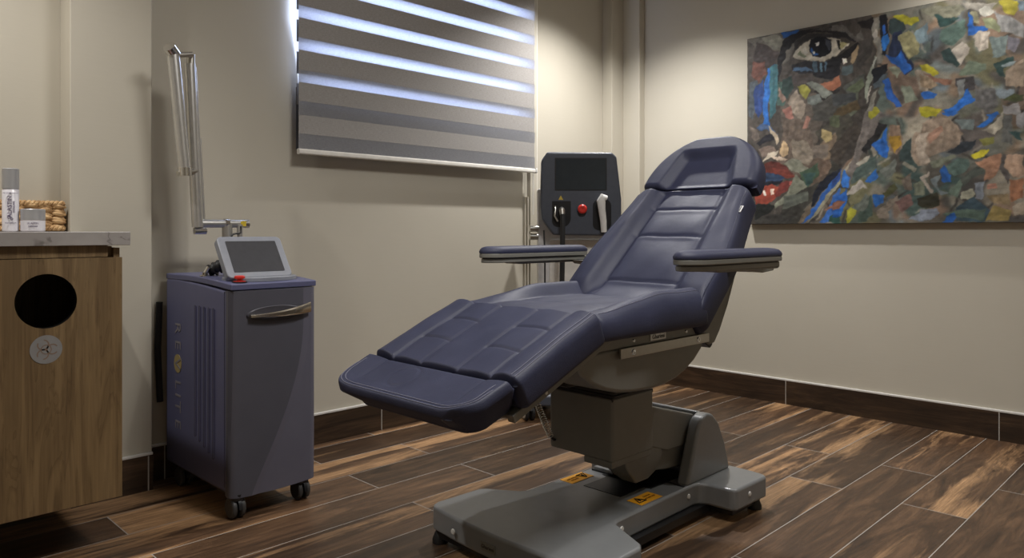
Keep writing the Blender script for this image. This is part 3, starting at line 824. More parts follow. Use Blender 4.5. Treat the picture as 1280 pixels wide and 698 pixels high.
build('top_rail', B(CX0, CX1-0.036, CY+0.012, CY+0.034, 0.874, 0.9075), M_OAK, cab)
bm = lathe(bmesh.new(), [(0.118, 0), (0.130, 0.40), (0.126, 0.40), (0.114, 0.008), (0.0, 0.008)], (HX, CY+0.20, 0.178), 32); build('waste_bin', bm, t.m, cab)
# round biohazard sticker
SX, SZ, SY = 0.554, 0.618, CY-0.0012
stk = build('sticker', lathe(bmesh.new(), [(0.0, 0), (0.040, 0), (0.040, 0.001), (0, 0.001)], (SX, SY, SZ), 40, 'y'), simple('grey_sticker', (0.25, 0.245, 0.24, 1), 0.5), cab)
bm = bmesh.new()
M_BIO = simple('brown_print', (0.22, 0.15, 0.11, 1), 0.6)
def ring_arc(bm, cx, cz, r, a0, a1, w, y, n=24):
    for k in range(n):
        a = a0+(a1-a0)*k/n; b = a0+(a1-a0)*(k+1)/n
        vs = [bm.verts.new((cx+(r+s)*math.cos(q), y, cz+(r+s)*math.sin(q))) for q, s in ((a, -w/2), (b, -w/2), (b, w/2), (a, w/2))]
        bm.faces.new(vs)
for k in range(3):
    a = math.pi/2+0.5+k*2*math.pi/3
    ring_arc(bm, SX+0.0155*math.cos(a), SZ+0.0155*math.sin(a), 0.0135, a+0.62, a+2*math.pi-0.62, 0.0034, SY-0.0004)
ring_arc(bm, SX, SZ, 0.0125, 0, 2*math.pi, 0.0024, SY-0.0005, 32)
build('biohazard_sign', bm, M_BIO, stk)
# worktop, notched round the pier
bm = bmesh.new()
prism(bm, [(CX0-0.02, CY-0.012), (0.772, CY-0.012), (0.772, PY-0.001), (PX0-0.001, PY-0.001), (PX0-0.001, YB+0.029), (CX0-0.02, YB+0.029)], 'z', 0.908, 0.948)
tag(build('stone_worktop', bm, M_STONE, bev=0.002), 'pale veined stone worktop lying on the oak cabinet', 'worktop')

# ------------------------------------------------------------------ things on the worktop
TOP = 0.948
def straw():
    t = NT('woven_straw'); g = t.n('ShaderNodeTexCoord').outputs['Object']; f = t.noise(g, 45, 4)
    t.l(t.ramp(f, [(0.3, (0.25, 0.13, 0.05, 1)), (0.5, (0.50, 0.31, 0.14, 1)), (0.7, (0.68, 0.47, 0.24, 1))]), t.b.inputs['Base Color'])
    t.b.inputs['Roughness'].default_value = 0.7; t.bump(t.noise(g, 200, 3), 0.4, 0.001); return t.m
M_STRAW = straw()
bk = thing('basket', 'woven straw basket at the back of the stone worktop behind the jar and bottle', 'basket', (0.40, 2.94, TOP))
bx0, bx1, by0, by1 = 0.12, 0.728, 2.896, 2.995
bm = bmesh.new()
rows = 6
for side in range(4):
    for r in range(rows):
        zc = TOP+0.018+r*0.0130
        if side < 2:
            yy = by0+0.006 if side == 0 else by1-0.006; n = 15
            for k in range(n):
                x0 = bx0+(bx1-bx0)*k/n; x1 = bx0+(bx1-bx0)*(k+1)/n; ph = ((k+r) % 2)
                pts = []; rad = []
                for q in range(7):
                    u = q/6; pts.append((x0+(x1-x0)*u+random.uniform(-.0006, .0006), yy-0.006*math.sin(math.pi*u)*(1 if side == 0 else -1)*(1 if ph else 0.3), zc+0.003*math.sin(u*3+k)+(0.003 if ph else -0.002)))
                    rad.append(0.0035+0.0048*math.sin(math.pi*u))
                tube(bm, pts, rad, 8)
        else:
            xx = bx0+0.006 if side == 2 else bx1-0.010; n = 3
            for k in range(n):
                y0 = by0+(by1-by0)*k/n; y1 = by0+(by1-by0)*(k+1)/n
                tube(bm, [(xx, y0+(y1-y0)*q/4, zc) for q in range(5)], [0.005+0.005*math.sin(math.pi*q/4) for q in range(5)], 8)
build('weave', bm, M_STRAW, bk)
def braid(bm, p0, p1, n, r, amp):
    p0 = Vector(p0); p1 = Vector(p1); d = (p1-p0); a = Vector((0, 0, 1)); b = d.normalized().cross(a)
    for s in (0, math.pi):
        pts = [p0+d*(i/(n*6))+a*amp*math.sin(i*math.pi/3+s)+b*amp*math.cos(i*math.pi/3+s) for i in range(n*6+1)]
        tube(bm, pts, r, 7)
bm = bmesh.new()
for zc in (TOP+0.0115, TOP+0.096):
    braid(bm, (bx0, by0+0.002, zc), (bx1-0.005, by0+0.002, zc), 22, 0.0055, 0.0052)
    braid(bm, (bx0, by1-0.008, zc), (bx1-0.005, by1-0.008, zc), 22, 0.0055, 0.0052)
build('braided_rim', bm, M_STRAW, bk)
bm = bmesh.new(); braid(bm, (0.335, 2.896, TOP+0.10), (0.345, 2.896, TOP+0.235), 5, 0.011, 0.008); braid(bm, (0.12, 2.896, TOP+0.10), (0.13, 2.896, TOP+0.235), 5, 0.011, 0.008)
braid(bm, (0.13, 2.896, TOP+0.235), (0.345, 2.896, TOP+0.235), 8, 0.011, 0.008)
build('handle', bm, M_STRAW, bk)

M_LABELW = simple('white_gloss_plastic', (0.78, 0.76, 0.80, 1), 0.25)
M_SILV = simple('silver_cap', (0.46, 0.46, 0.47, 1), 0.32, 0.4, 0.02)
M_PRINT = simple('violet_print', (0.15, 0.12, 0.2, 1), 0.5)
def toward(x, y):   # unit vector from the spot to the camera side, for the label
    v = Vector((-x, -y, 0)).normalized(); return v
def bottle():
    x, y = 0.513, 2.62
    r = thing('cream_bottle', 'tall white pump bottle with a silver cap standing on the stone worktop', 'bottle', (x, y, TOP))
    R = 0.0215
    build('bottle_body', lathe(bmesh.new(), [(0, 0), (R-0.003, 0), (R, 0.003), (R, 0.124), (R-0.002, 0.127), (0, 0.127)], (x, y, TOP), 40), M_LABELW, r)
    build('cap', lathe(bmesh.new(), [(0, 0.1275), (R+0.0005, 0.1275), (R+0.0005, 0.186), (R-0.002, 0.188), (0, 0.188)], (x, y, TOP), 40), M_SILV, r)
    n = toward(x, y); rt = Vector((-n.y, n.x, 0)); up = Vector((0, 0, 1)); o = Vector((x, y, TOP))+n*(R+0.0006)
    rt = -rt if rt.x < 0 else rt
    text('brand_lettering', 'ALASTIN', 0.0165, o+up*0.074-rt*0.002, up, -rt, M_PRINT, r)
    text('brand_lettering', 'SKINCARE', 0.0075, o+up*0.074+rt*0.0085, up, -rt, M_PRINT, r)
    bm = bmesh.new()
    for k, (dz, rr) in enumerate(((0.043, 0.0036), (0.038, 0.0028))):
        c = o+up*dz+rt*(-0.004+0.007*k)
        pts = [c+rt*rr*math.cos(a)+up*rr*math.sin(a) for a in [2*math.pi*i/16 for i in range(16)]]
        tube(bm, pts, 0.0009, 6, closed=True)
    build('brand_swirl', bm, M_PRINT, r)
    text('small_print', 'REGENERATING', 0.0052, o+up*0.114, rt, up, M_PRINT, r)
    text('small_print', 'SKIN NECTAR', 0.0045, o+up*0.026, rt, up, M_PRINT, r)
bottle()
def jar():
    x, y = 0.566, 2.60
    r = thing('cream_jar', 'short white cream jar with a wide silver lid beside the tall bottle', 'jar', (x, y, TOP))
    R = 0.032
    build('jar_body', lathe(bmesh.new(), [(0, 0), (R-0.003, 0), (R, 0.003), (R, 0.034), (0, 0.034)], (x, y, TOP), 40), M_LABELW, r)
    build('lid', lathe(bmesh.new(), [(0, 0.035), (R, 0.035), (R, 0.066), (R-0.002, 0.068), (0, 0.068)], (x, y, TOP), 40), M_SILV, r)
    n = toward(x, y); rt = Vector((n.y, -n.x, 0)); rt = -rt if rt.x < 0 else rt; up = Vector((0, 0, 1)); o = Vector((x, y, TOP))+n*(R+0.0006)
    text('small_print', 'ALASTIN', 0.0075, o+up*0.025, rt, up, M_PRINT, r)
    text('small_print', 'SKINCARE', 0.0052, o+up*0.016, rt, up, M_PRINT, r)
jar()

# ------------------------------------------------------------------ laser machine with the articulated arm
LM = thing('laser_machine', 'violet grey wheeled laser machine with chrome arm and tilted screen beside the cabinet', 'laser machine', (1.22, 2.65, 0))
mx0, mx1, my0, my1 = 1.072, 1.384, 2.365, 2.930
# side shell, tapering slightly toward the top
bm = bmesh.new()
outl = rounded(my0+0.035, my1, 0.078, 0.752, 0.012)
prism(bm, [(my0+0.035, 0.082), (my1, 0.078), (my1, 0.772), (my1-0.10, 0.777), (my1-0.30, 0.768), (my0+0.035, 0.752)], 'x', mx0, mx1)
body = build('body_shell', bm, M_PURPLE, LM, bev=0.012, seg=3)
# front panel: rounded corners, a sweeping crease from upper right to lower left
def front_panel():
    bm = bmesh.new(); NXX, NZZ = 60, 70; z0, z1 = 0.074, 0.752
    def crease(h):   # h 0..1 from bottom; x fraction
        return 0.22+0.60*math.sin(min(1, max(0, h/0.85))*math.pi/2)**1.1
    g = []
    for j in range(NZZ+1):
        h = j/NZZ; row = []
        flare = 0.004*(1-h)
        for i in range(NXX+1):
            cr = crease(h); u = cr*i/(NXX//2) if i <= NXX//2 else cr+(1-cr)*(i-NXX//2)/(NXX-NXX//2); x = mx0-flare+(mx1-mx0+2*flare)*u
            e = min(u, 1-u)*(mx1-mx0); rad = 0.026
            y = my0+(rad-math.sqrt(max(0, rad*rad-(rad-min(e, rad))**2)))
            y -= 0.010*math.sin(math.pi*u)
            dd = (u-cr)
            if dd > 0: y += 0.008*min(1, dd*12)*(1-h*0.9)
            row.append(bm.verts.new((x, y, z0+(z1-z0)*h-0.004*math.cos((u-0.5)*math.pi)*(h < .01))))
        g.append(row)
    for j in range(NZZ):
        for i in range(NXX):
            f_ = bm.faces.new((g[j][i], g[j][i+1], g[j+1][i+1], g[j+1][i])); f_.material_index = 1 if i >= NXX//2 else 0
    # return sides to the shell
    yb = my0+0.05
    per = [g[0][i] for i in range(NXX+1)]+[g[j][NXX] for j in range(1, NZZ+1)]+[g[NZZ][i] for i in range(NXX-1, -1, -1)]+[g[j][0] for j in range(NZZ-1, 0, -1)]
    bk_ = [bm.verts.new((min(max(v.co.x, mx0+0.001), mx1-0.001), yb, v.co.z)) for v in per]; n = len(per)
    for k in range(n): bm.faces.new((per[k], per[(k+1) % n], bk_[(k+1) % n], bk_[k]))
    return build('front_panel', bm, (M_FRONT, M_FRONT_LIT), LM, sharp=25)
fp = front_panel()
bm = bmesh.new(); box(bm, mx0-0.0006, mx0+0.002, my0+0.052, my0+0.0545, 0.10, 0.748); build('seam', bm, M_BLACK, body)
# vents: flat dark strips paint the shade inside the slots, with ribs beside
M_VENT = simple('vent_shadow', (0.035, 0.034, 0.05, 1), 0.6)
for k in range(5):
    yv = 2.505+k*0.038
    bm = bmesh.new(); prism(bm, rounded(yv-0.0055, yv+0.0055, 0.175+0.012*k, 0.688, 0.005), 'x', mx0-0.0008, mx0+0.001); build('vent_slot_shade', bm, M_VENT, body)
    bm = bmesh.new(); tube(bm, [(mx0-0.001, yv-0.0085, 0.18+0.012*k), (mx0-0.001, yv-0.0085, 0.685)], 0.0035, 8); build('vent_rib', bm, M_PURPLE, body)
# lettering running down the side
YT = 2.812
for ch_, zc in (('R', 0.593), ('E', 0.531), ('L', 0.384), ('I', 0.345), ('T', 0.304), ('E', 0.239)):
    text('lettering', ch_, 0.074, (mx0-0.0012, YT, zc), (0, 0, -1), (0, -1, 0), M_LOGO, body)
bm = bmesh.new(); lathe(bm, [(0, 0), (0.034, 0), (0.034, 0.0012), (0, 0.0012)], (mx0-0.0014, YT, 0.462), 32, 'x'); build('logo_disc', bm, M_GOLD, body)
text('lettering', 'V', 0.070, (mx0-0.0026, YT, 0.462), (0, 0, -1), (0, -1, 0), M_LOGO, body)
# lid
bm = bmesh.new()
ys = [my0+0.004+(my1-my0-0.004)*k/20 for k in range(21)]
top = [(y, 0.775+0.016*math.sin(min(1, (y-my0)/(my1-my0)*1.25)*math.pi*0.62)) for y in ys]
bot = [(y, 0.754+0.016*math.sin(min(1, (y-my0)/(my1-my0)*1.25)*math.pi*0.62)) for y in ys][::-1]
prism(bm, top+bot, 'x', mx0, mx1); build('lid', bm, M_PURPLE, LM, bev=0.004)
# oval turntable and tilted screen
def ell(c, a, b, z0, z1, seg=48):
    bm = bmesh.new(); P = [(c[0]+a*math.cos(2*math.pi*k/seg), c[1]+b*math.sin(2*math.pi*k/seg)) for k in range(seg)]
    return prism(bm, P, 'z', z0, z1)
build('turntable', ell((1.225, 2.475), 0.132, 0.085, 0.776, 0.793), M_BEZEL, LM, bev=0.004)
scr_up = Vector((0, 0.10, 0.138)).normalized(); scr_n = Vector((0, -0.138, 0.10)).normalized(); ex = Vector((1, 0, 0))
sc_c = Vector((1.207, 2.475, 0.862))
def slab(c, axu, axv, axn, hw, hh, th, r, z0=0.0):
    bm = bmesh.new(); P = rounded(-hw, hw, -hh, hh, r)
    A = [bm.verts.new(c+axu*p[0]+axv*p[1]+axn*z0) for p in P]; C = [bm.verts.new(c+axu*p[0]+axv*p[1]+axn*(z0+th)) for p in P]
    bm.faces.new(A[::-1]); bm.faces.new(C); n = len(P)
    for i in range(n): bm.faces.new((A[i], A[(i+1) % n], C[(i+1) % n], C[i]))
    return bm
scr = build('screen_housing', slab(sc_c, ex, scr_up, scr_n, 0.118, 0.086, 0.030, 0.018, -0.030), M_BEZEL, LM, bev=0.005)
build('display', slab(sc_c, ex, scr_up, scr_n, 0.092, 0.064, 0.0012, 0.003, 0.0003), simple('grey_display', (0.055, 0.055, 0.06, 1), 0.22), scr)
bm = bmesh.new(); tube(bm, [sc_c-scr_n*0.03-scr_up*0.05, Vector((1.21, 2.52, 0.79))], 0.03, 16); build('screen_mount', bm, M_BEZEL, LM)
# emergency stop
es = build('emergency_stop', lathe(bmesh.new(), [(0, 0), (0.020, 0), (0.020, 0.005), (0.009, 0.006), (0.009, 0.012), (0.0175, 0.014), (0.0175, 0.020), (0.014, 0.023), (0, 0.023)], (1.118, 2.405, 0.778), 24), M_RED, LM)
build('collar', lathe(bmesh.new(), [(0, 0), (0.024, 0), (0.024, 0.004), (0, 0.004)], (1.118, 2.405, 0.777), 24), M_BLACK, LM)
# handle in its oval dish
bm = bmesh.new(); c = Vector((1.225, my0-0.0085, 0.672)); P = []
seg = 48; prev = None; rings = []
for (k, dep) in ((1.0, -0.0008), (0.93, 0.003), (0.8, 0.009), (0.5, 0.014), (0.1, 0.015)):
    rings.append([bm.verts.new((c.x+0.105*k*math.cos(2*math.pi*i/seg), my0-0.012+ (0.0025 if k == 1 else 0)-0.0004+dep*0.12, c.z+0.026*k*math.sin(2*math.pi*i/seg))) for i in range(seg)])
for A, C in zip(rings, rings[1:]):
    for i in range(seg): bm.faces.new((A[i], A[(i+1) % seg], C[(i+1) % seg], C[i]))
bm.faces.new(rings[-1])
build('handle_dish', bm, simple('dark_dish', (0.05, 0.048, 0.06, 1), 0.5), LM)
bm = bmesh.new()
N = 18; rings = []
for i in range(N+1):
    u = i/N; x = 1.128+0.222*u; y = my0-0.018-0.014*math.sin(math.pi*min(1, u*1.02))**0.8+0.018*max(0, u-.8)
    hh = 0.0055+0.0125*(u**1.5); zc = 0.668+0.016*u*u; th = 0.006
    rings.append([bm.verts.new((x, y+a*th, zc+b*hh)) for a, b in ((-1, -0.6), (-1, 0.6), (-0.4, 1), (0.4, 1), (1, 0.6), (1, -0.6), (0.4, -1), (-0.4, -1))])
for A, C in zip(rings, rings[1:]):
    for i in range(8): bm.faces.new((A[i], A[(i+1) % 8], C[(i+1) % 8], C[i]))
bm.faces.new(rings[0][::-1]); bm.faces.new(rings[-1])
for x, z in ((1.134, 0.668), (1.340, 0.684)): tube(bm, [(x, my0-0.022, z), (x, my0+0.015, z)], 0.005, 10)
build('handle', bm, simple('champagne_metal', (0.62, 0.56, 0.46, 1), 0.25, 1.0), LM, label='curved champagne metal handle')
# casters
def caster(parent, x, y, side, wheel_mat=M_BLACK, disc_mat=None, R=0.034, name='caster', top=0.085, w=0.014, face=(0, -1)):
    c = build(name, lathe(bmesh.new(), [(0, top-0.022), (0.022, top-0.022), (0.024, top), (0, top)], (x, y, 0), 20), M_BLACKG, parent)
    f = Vector((face[0], face[1], 0)); s = Vector((f.y, -f.x, 0))
    bm = bmesh.new(); cc = Vector((x, y, R))+f*0.012
    prof = [(R, R)]
    P = [(math.cos(math.radians(a))*(R+0.008), math.sin(math.radians(a))*(R+0.008)) for a in range(20, 181, 16)]
    A = [bm.verts.new(cc+f*p[0]-s*(w*0.35)+Vector((0, 0, p[1]))) for p in P]; C = [bm.verts.new(cc+f*p[0]+s*(w*0.35)+Vector((0, 0, p[1]))) for p in P]
    bm.faces.new(A); bm.faces.new(C[::-1]); n = len(P)
    for i in range(n): bm.faces.new((A[i], C[i], C[(i+1) % n], A[(i+1) % n]))
    build('fork', bm, M_BLACKG, c)
    for k in (-1, 1):
        o = cc+s*(k*(w*0.35+w*0.55))
        bm = lathe(bmesh.new(), [(0, -w*0.5), (R-0.004, -w*0.5), (R, -w*0.3), (R, w*0.3), (R-0.004, w*0.5), (0, w*0.5)], o, 28, (f, Vector((0, 0, 1)), s))
        build('wheel', bm, wheel_mat, c)
        if disc_mat:
            bm = lathe(bmesh.new(), [(0, 0), (R*0.72, 0), (R*0.66, w*0.12), (0, w*0.12)], o+s*k*w*0.5, 24, (f, Vector((0, 0, 1)), s*k)); build('wheel_disc', bm, disc_mat, c)
M_CAST = simple('dark_grey_caster', (0.04, 0.038, 0.036, 1), 0.5)
for x, y in ((1.100, 2.385), (1.342, 2.395), (1.105, 2.83), (1.342, 2.84)): caster(LM, x, y, 1, M_CAST, R=0.035, top=0.084, w=0.016, face=(0, 1))
build('underframe', B(mx0+0.02, mx1-0.02, my0+0.03, my1-0.02, 0.066, 0.084), M_BLACKG, LM)
# cable connector and key switch at the rear left of the lid
bm = bmesh.new(); tube(bm, [(1.125, 2.66, 0.805), (1.145, 2.64, 0.822), (1.175, 2.62, 0.838)], [0.018, 0.020, 0.022], 16)
for k in range(5): 
    u = k/4; p = Vector((1.125, 2.66, 0.805)).lerp(Vector((1.175, 2.62, 0.838)), u); tube(bm, [p, p+Vector((0.004, -0.003, 0.002))], 0.025, 16)
build('connector', bm, M_BLACK, LM)
bm = bmesh.new(); lathe(bm, [(0, 0), (0.018, 0), (0.018, 0.004), (0.010, 0.006), (0.009, 0.014), (0, 0.014)], (1.100, 2.64, 0.789), 20); tube(bm, [(1.10, 2.64, 0.80), (1.112, 2.637, 0.822)], 0.007, 10); build('key_switch', bm, M_CHROME, LM)
bm = bmesh.new(); tube(bm, [(1.058, 2.955, 0.68), (1.052, 2.957, 0.5), (1.060, 2.955, 0.30)], 0.012, 12); build('power_cable', bm, M_BLACK, LM)
# articulated arm
def W(x, y, Y):   # a point at depth plane Y
    tt = (x-640)/932; d = Y/(R2*(1-tt)); return Vector((d*R2*(1+tt), Y, EYE-(y-289)*d/932))
AY = 2.76
def rod(name, pts, r, mat=M_ALU, seg=20): return build(name, tube(bmesh.new(), pts, r, seg), mat, LM)
post = W(284, 292, AY)
rod('arm_post', [(post.x, AY, 0.785), (post.x, AY, 0.975)], 0.019)
rod('arm_post', [(post.x+0.045, AY-0.01, 0.785), (post.x+0.045, AY-0.01, 0.975)], 0.011)
a0, a1 = W(248, 279, AY), W(309, 279, AY); a0.z = a1.z = 0.978
rod('arm_tube', [a0, a1], 0.0155)
build('joint_ring', tube(bmesh.new(), [a0.lerp(a1, 0.52), a0.lerp(a1, 0.60)], 0.019, 20), M_CHROME, LM)
build('end_cap', tube(bmesh.new(), [a1-Vector((0.012, 0, 0)), a1+Vector((0.004, 0, 0))], 0.0165, 20), M_STEEL, LM)
bm = bmesh.new(); obox(bm, a1-Vector((0.022, 0.0165, 0)), (1, 0, 0), (0, 1, 0), (0, 0, 1), 0.010, 0.0012, 0.010); build('warning_sticker', bm, simple('yellow_sticker', (0.62, 0.45, 0.03, 1), 0.5), LM)
b0, b1 = W(247, 284, AY-0.02), W(237, 80, AY-0.02); c0, c1 = W(253, 281, AY+0.02), W(243, 84, AY+0.02)
rod('arm_tube', [b0, b1], 0.0195)
cm = c0.lerp(c1, 0.55)
rod('arm_tube', [c0, cm], 0.0115); rod('arm_tube', [cm, c1], 0.0075)
build('joint_ring', tube(bmesh.new(), [b0+Vector((-.012, 0, -.014)), b0+Vector((0.030, 0, -0.014))], 0.013, 16), M_CHROME, LM)
d0, d1 = W(231, 214, AY-0.05), W(216.5, 68, AY-0.05)
rod('arm_tube', [d0, d1], 0.0215)
e0 = W(240, 68, AY-0.04)
rod('arm_joint', [d1+Vector((0, 0, -0.004)), e0], 0.010, M_STEEL)
build('joint_ring', tube(bmesh.new(), [b1+Vector((0.006, 0.0, -0.05)), b1+Vector((0.004, 0, 0.035))], 0.0145, 18), M_STEEL, LM)
build('end_cap', tube(bmesh.new(), [d1+Vector((0.006, 0.004, 0.0)), d1+Vector((-0.020, -0.012, 0.022))], [0.0225, 0.0225], 24), M_CHROME, LM)
f0 = W(222, 217, AY-0.05); f1 = W(246, 214, AY-0.03)
rod('arm_joint', [f0, f1], 0.0095, M_STEEL)
build('joint_ring', tube(bmesh.new(), [d0+Vector((0, 0, 0.012)), d0+Vector((0.001, 0, -0.018))], 0.0235, 20), M_CHROME, LM)
g = W(233.5, 200, AY-0.06); build('arm_lock', tube(bmesh.new(), [g, g+Vector((0.0, 0, 0.035)), g+Vector((0.0, 0, 0.06))], [0.008, 0.005, 0.003], 10), M_WHITE, LM)
h0 = W(301, 283, AY-0.02); bm = bmesh.new(); tube(bm, [h0, h0+Vector((0, 0, -0.025)), h0+Vector((-0.03, 0, -0.03)), h0+Vector((-0.04, 0, -0.045)), h0+Vector((-0.032, 0, -0.075))], 0.0035, 8); build('cable', bm, M_BLACK, LM)

# ------------------------------------------------------------------ second device with the upright screen head
DC = Vector((3.045, 2.545, 0)); fw = Vector((R2, R2, 0)); rt = Vector((R2, -R2, 0)); UP = Vector((0, 0, 1))
DV = thing('treatment_device', 'charcoal screen-headed device on a pale column behind the treatment chair', 'medical device', tuple(DC))
def D(a, b, z): return DC+rt*a+fw*b+UP*z      # a: to the right, b: away
DEP = DC.dot(fw)
def pa(x, b=0.0): return (x-640)/932*(DEP+b)-DC.dot(rt)
def pz(y, b=0.0): return EYE-(y-289)/932*(DEP+b)
hb = -0.08   # front plane of the head
P = [(pa(676, hb)+0.004, pz(200, hb)), (pa(684, hb), pz(190, hb)), (pa(765, hb), pz(190.5, hb)), (pa(771, hb), pz(196, hb)), (pa(777, hb), pz(250, hb)), (pa(777, hb), pz(283, hb)), (pa(768, hb), pz(295, hb)),
     (pa(692, hb), pz(294, hb)), (pa(677, hb), pz(274, hb)), (pa(675.5, hb), pz(258, hb))]
def dprism(P, b0, b1):
    bm = bmesh.new(); A = [bm.verts.new(D(p[0], b0, p[1])) for p in P]; C = [bm.verts.new(D(p[0], b1, p[1])) for p in P]
    bm.faces.new(A); bm.faces.new(C[::-1]); n = len(P)
    for i in range(n): bm.faces.new((A[i], C[i], C[(i+1) % n], A[(i+1) % n]))
    return bm
hd = build('head', dprism(P, hb, hb+0.10), M_DEV, DV, bev=0.010)
def rect(x0, x1, y0, y1, b, r=0.004): return rounded(pa(x0, b), pa(x1, b), pz(y1, b), pz(y0, b), r)
build('display', dprism(rect(695, 757, 199, 237, hb), hb-0.0015, hb), M_SCREEN, hd)
build('screen_frame', dprism(rect(693.5, 758.5, 197.5, 238.5, hb), hb-0.0008, hb), M_BLACKG, hd)
build('holster', dprism(rounded(pa(690, hb), pa(713.5, hb), pz(284, hb), pz(251.5, hb), [0.004, 0.004, 0.03, 0.045]), hb-0.0012, hb), M_BLACKG, hd)
build('holster', dprism(rounded(pa(741, hb), pa(764, hb), pz(288, hb), pz(249, hb), [0.035, 0.035, 0.03, 0.03]), hb-0.0012, hb), M_BLACKG, hd)
M_TRI = simple('yellow_triangle', (0.55, 0.40, 0.05, 1), 0.5)
build('warning_triangle', dprism([(pa(698, hb), pz(250, hb)), (pa(704, hb), pz(250, hb)), (pa(701, hb), pz(244.5, hb))], hb-0.0012, hb), M_TRI, hd)
AX = (rt, UP, -fw)
build('emergency_stop', lathe(bmesh.new(), [(0, 0), (0.014, 0), (0.014, 0.010), (0.024, 0.014), (0.024, 0.024), (0.017, 0.030), (0.007, 0.030), (0.006, 0.027), (0, 0.027)], D(pa(727.5, hb), hb, pz(261.5, hb)), 28, AX), M_RED, hd)
def DT(name, pts, r, mat, par=DV, seg=14): return build(name, tube(bmesh.new(), [D(*p) for p in pts], r, seg), mat, par)
hz = lambda y: pz(y, hb)
DT('handpiece', [(pa(757, hb), hb-0.045, hz(248)), (pa(752.5, hb), hb-0.050, hz(247)), (pa(750, hb), hb-0.048, hz(252)), (pa(751, hb), hb-0.044, hz(262)), (pa(753, hb), hb-0.038, hz(276)), (pa(754, hb), hb-0.03, hz(290))], [0.012, 0.021, 0.023, 0.019, 0.017, 0.015], M_WHITE)
DT('connector', [(pa(702, hb), hb-0.004, hz(262)), (pa(702, hb), hb-0.040, hz(264)), (pa(702.5, hb), hb-0.044, hz(270))], [0.014, 0.016, 0.013], M_STEEL)
DT('cable', [(pa(702.5, hb), hb-0.044, hz(268)), (pa(702.5, hb), hb-0.050, hz(285)), (pa(702, hb), hb-0.052, hz(330)), (pa(701, hb), hb-0.052, hz(400)), (pa(700, hb), hb-0.04, 0.25)], 0.0135, M_BLACK)
DT('bracket', [(pa(694, hb), hb-0.003, hz(258)), (pa(694, hb), hb-0.02, hz(262)), (pa(693, hb), hb-0.024, hz(270)), (pa(697, hb), hb-0.022, hz(277))], 0.0045, M_STEEL)
DT('cable', [(pa(680, hb), hb+0.01, hz(288)), (pa(681, hb), hb-0.01, hz(320)), (pa(681, hb), hb-0.01, hz(400)), (pa(683, hb), hb-0.01, 0.25)], 0.0045, M_BLACK)
# column
cb = 0.03
P = rounded(pa(672.5, cb), pa(770, cb), 0.12, pz(236, cb), 0.008); colm = build('column', dprism(P, cb, cb+0.17), M_DEVB, DV, bev=0.006)
P = rounded(pa(687, cb), pa(765, cb), 0.13, pz(300, cb), 0.006); build('column_panel', dprism(P, cb-0.012, cb), simple('pale_panel', (0.72, 0.69, 0.64, 1), 0.5), DV, bev=0.004)
for y in (286, 296): DT('knob', [(pa(672.5, cb), cb+0.01, pz(y, cb)), (pa(662, cb), cb+0.0, pz(y, cb))], 0.0175, M_STEEL, DV, 20)
# base on casters
bx = bmesh.new(); obox(bx, D(-0.035, -0.03, 0.105), rt, fw, UP, 0.265, 0.22, 0.030); build('base_plate', bx, M_DEV, DV, bev=0.015)
M_WD = simple('pale_wheel_disc', (0.45, 0.43, 0.38, 1), 0.5)
for a, b in ((-0.275, -0.20), (0.20, -0.20), (-0.20, 0.13), (0.20, 0.13)):
    p = D(a, b, 0); caster(DV, p.x, p.y, 1, M_BLACK, M_WD, R=0.040, top=0.092, w=0.018, face=(-0.45, -0.89))

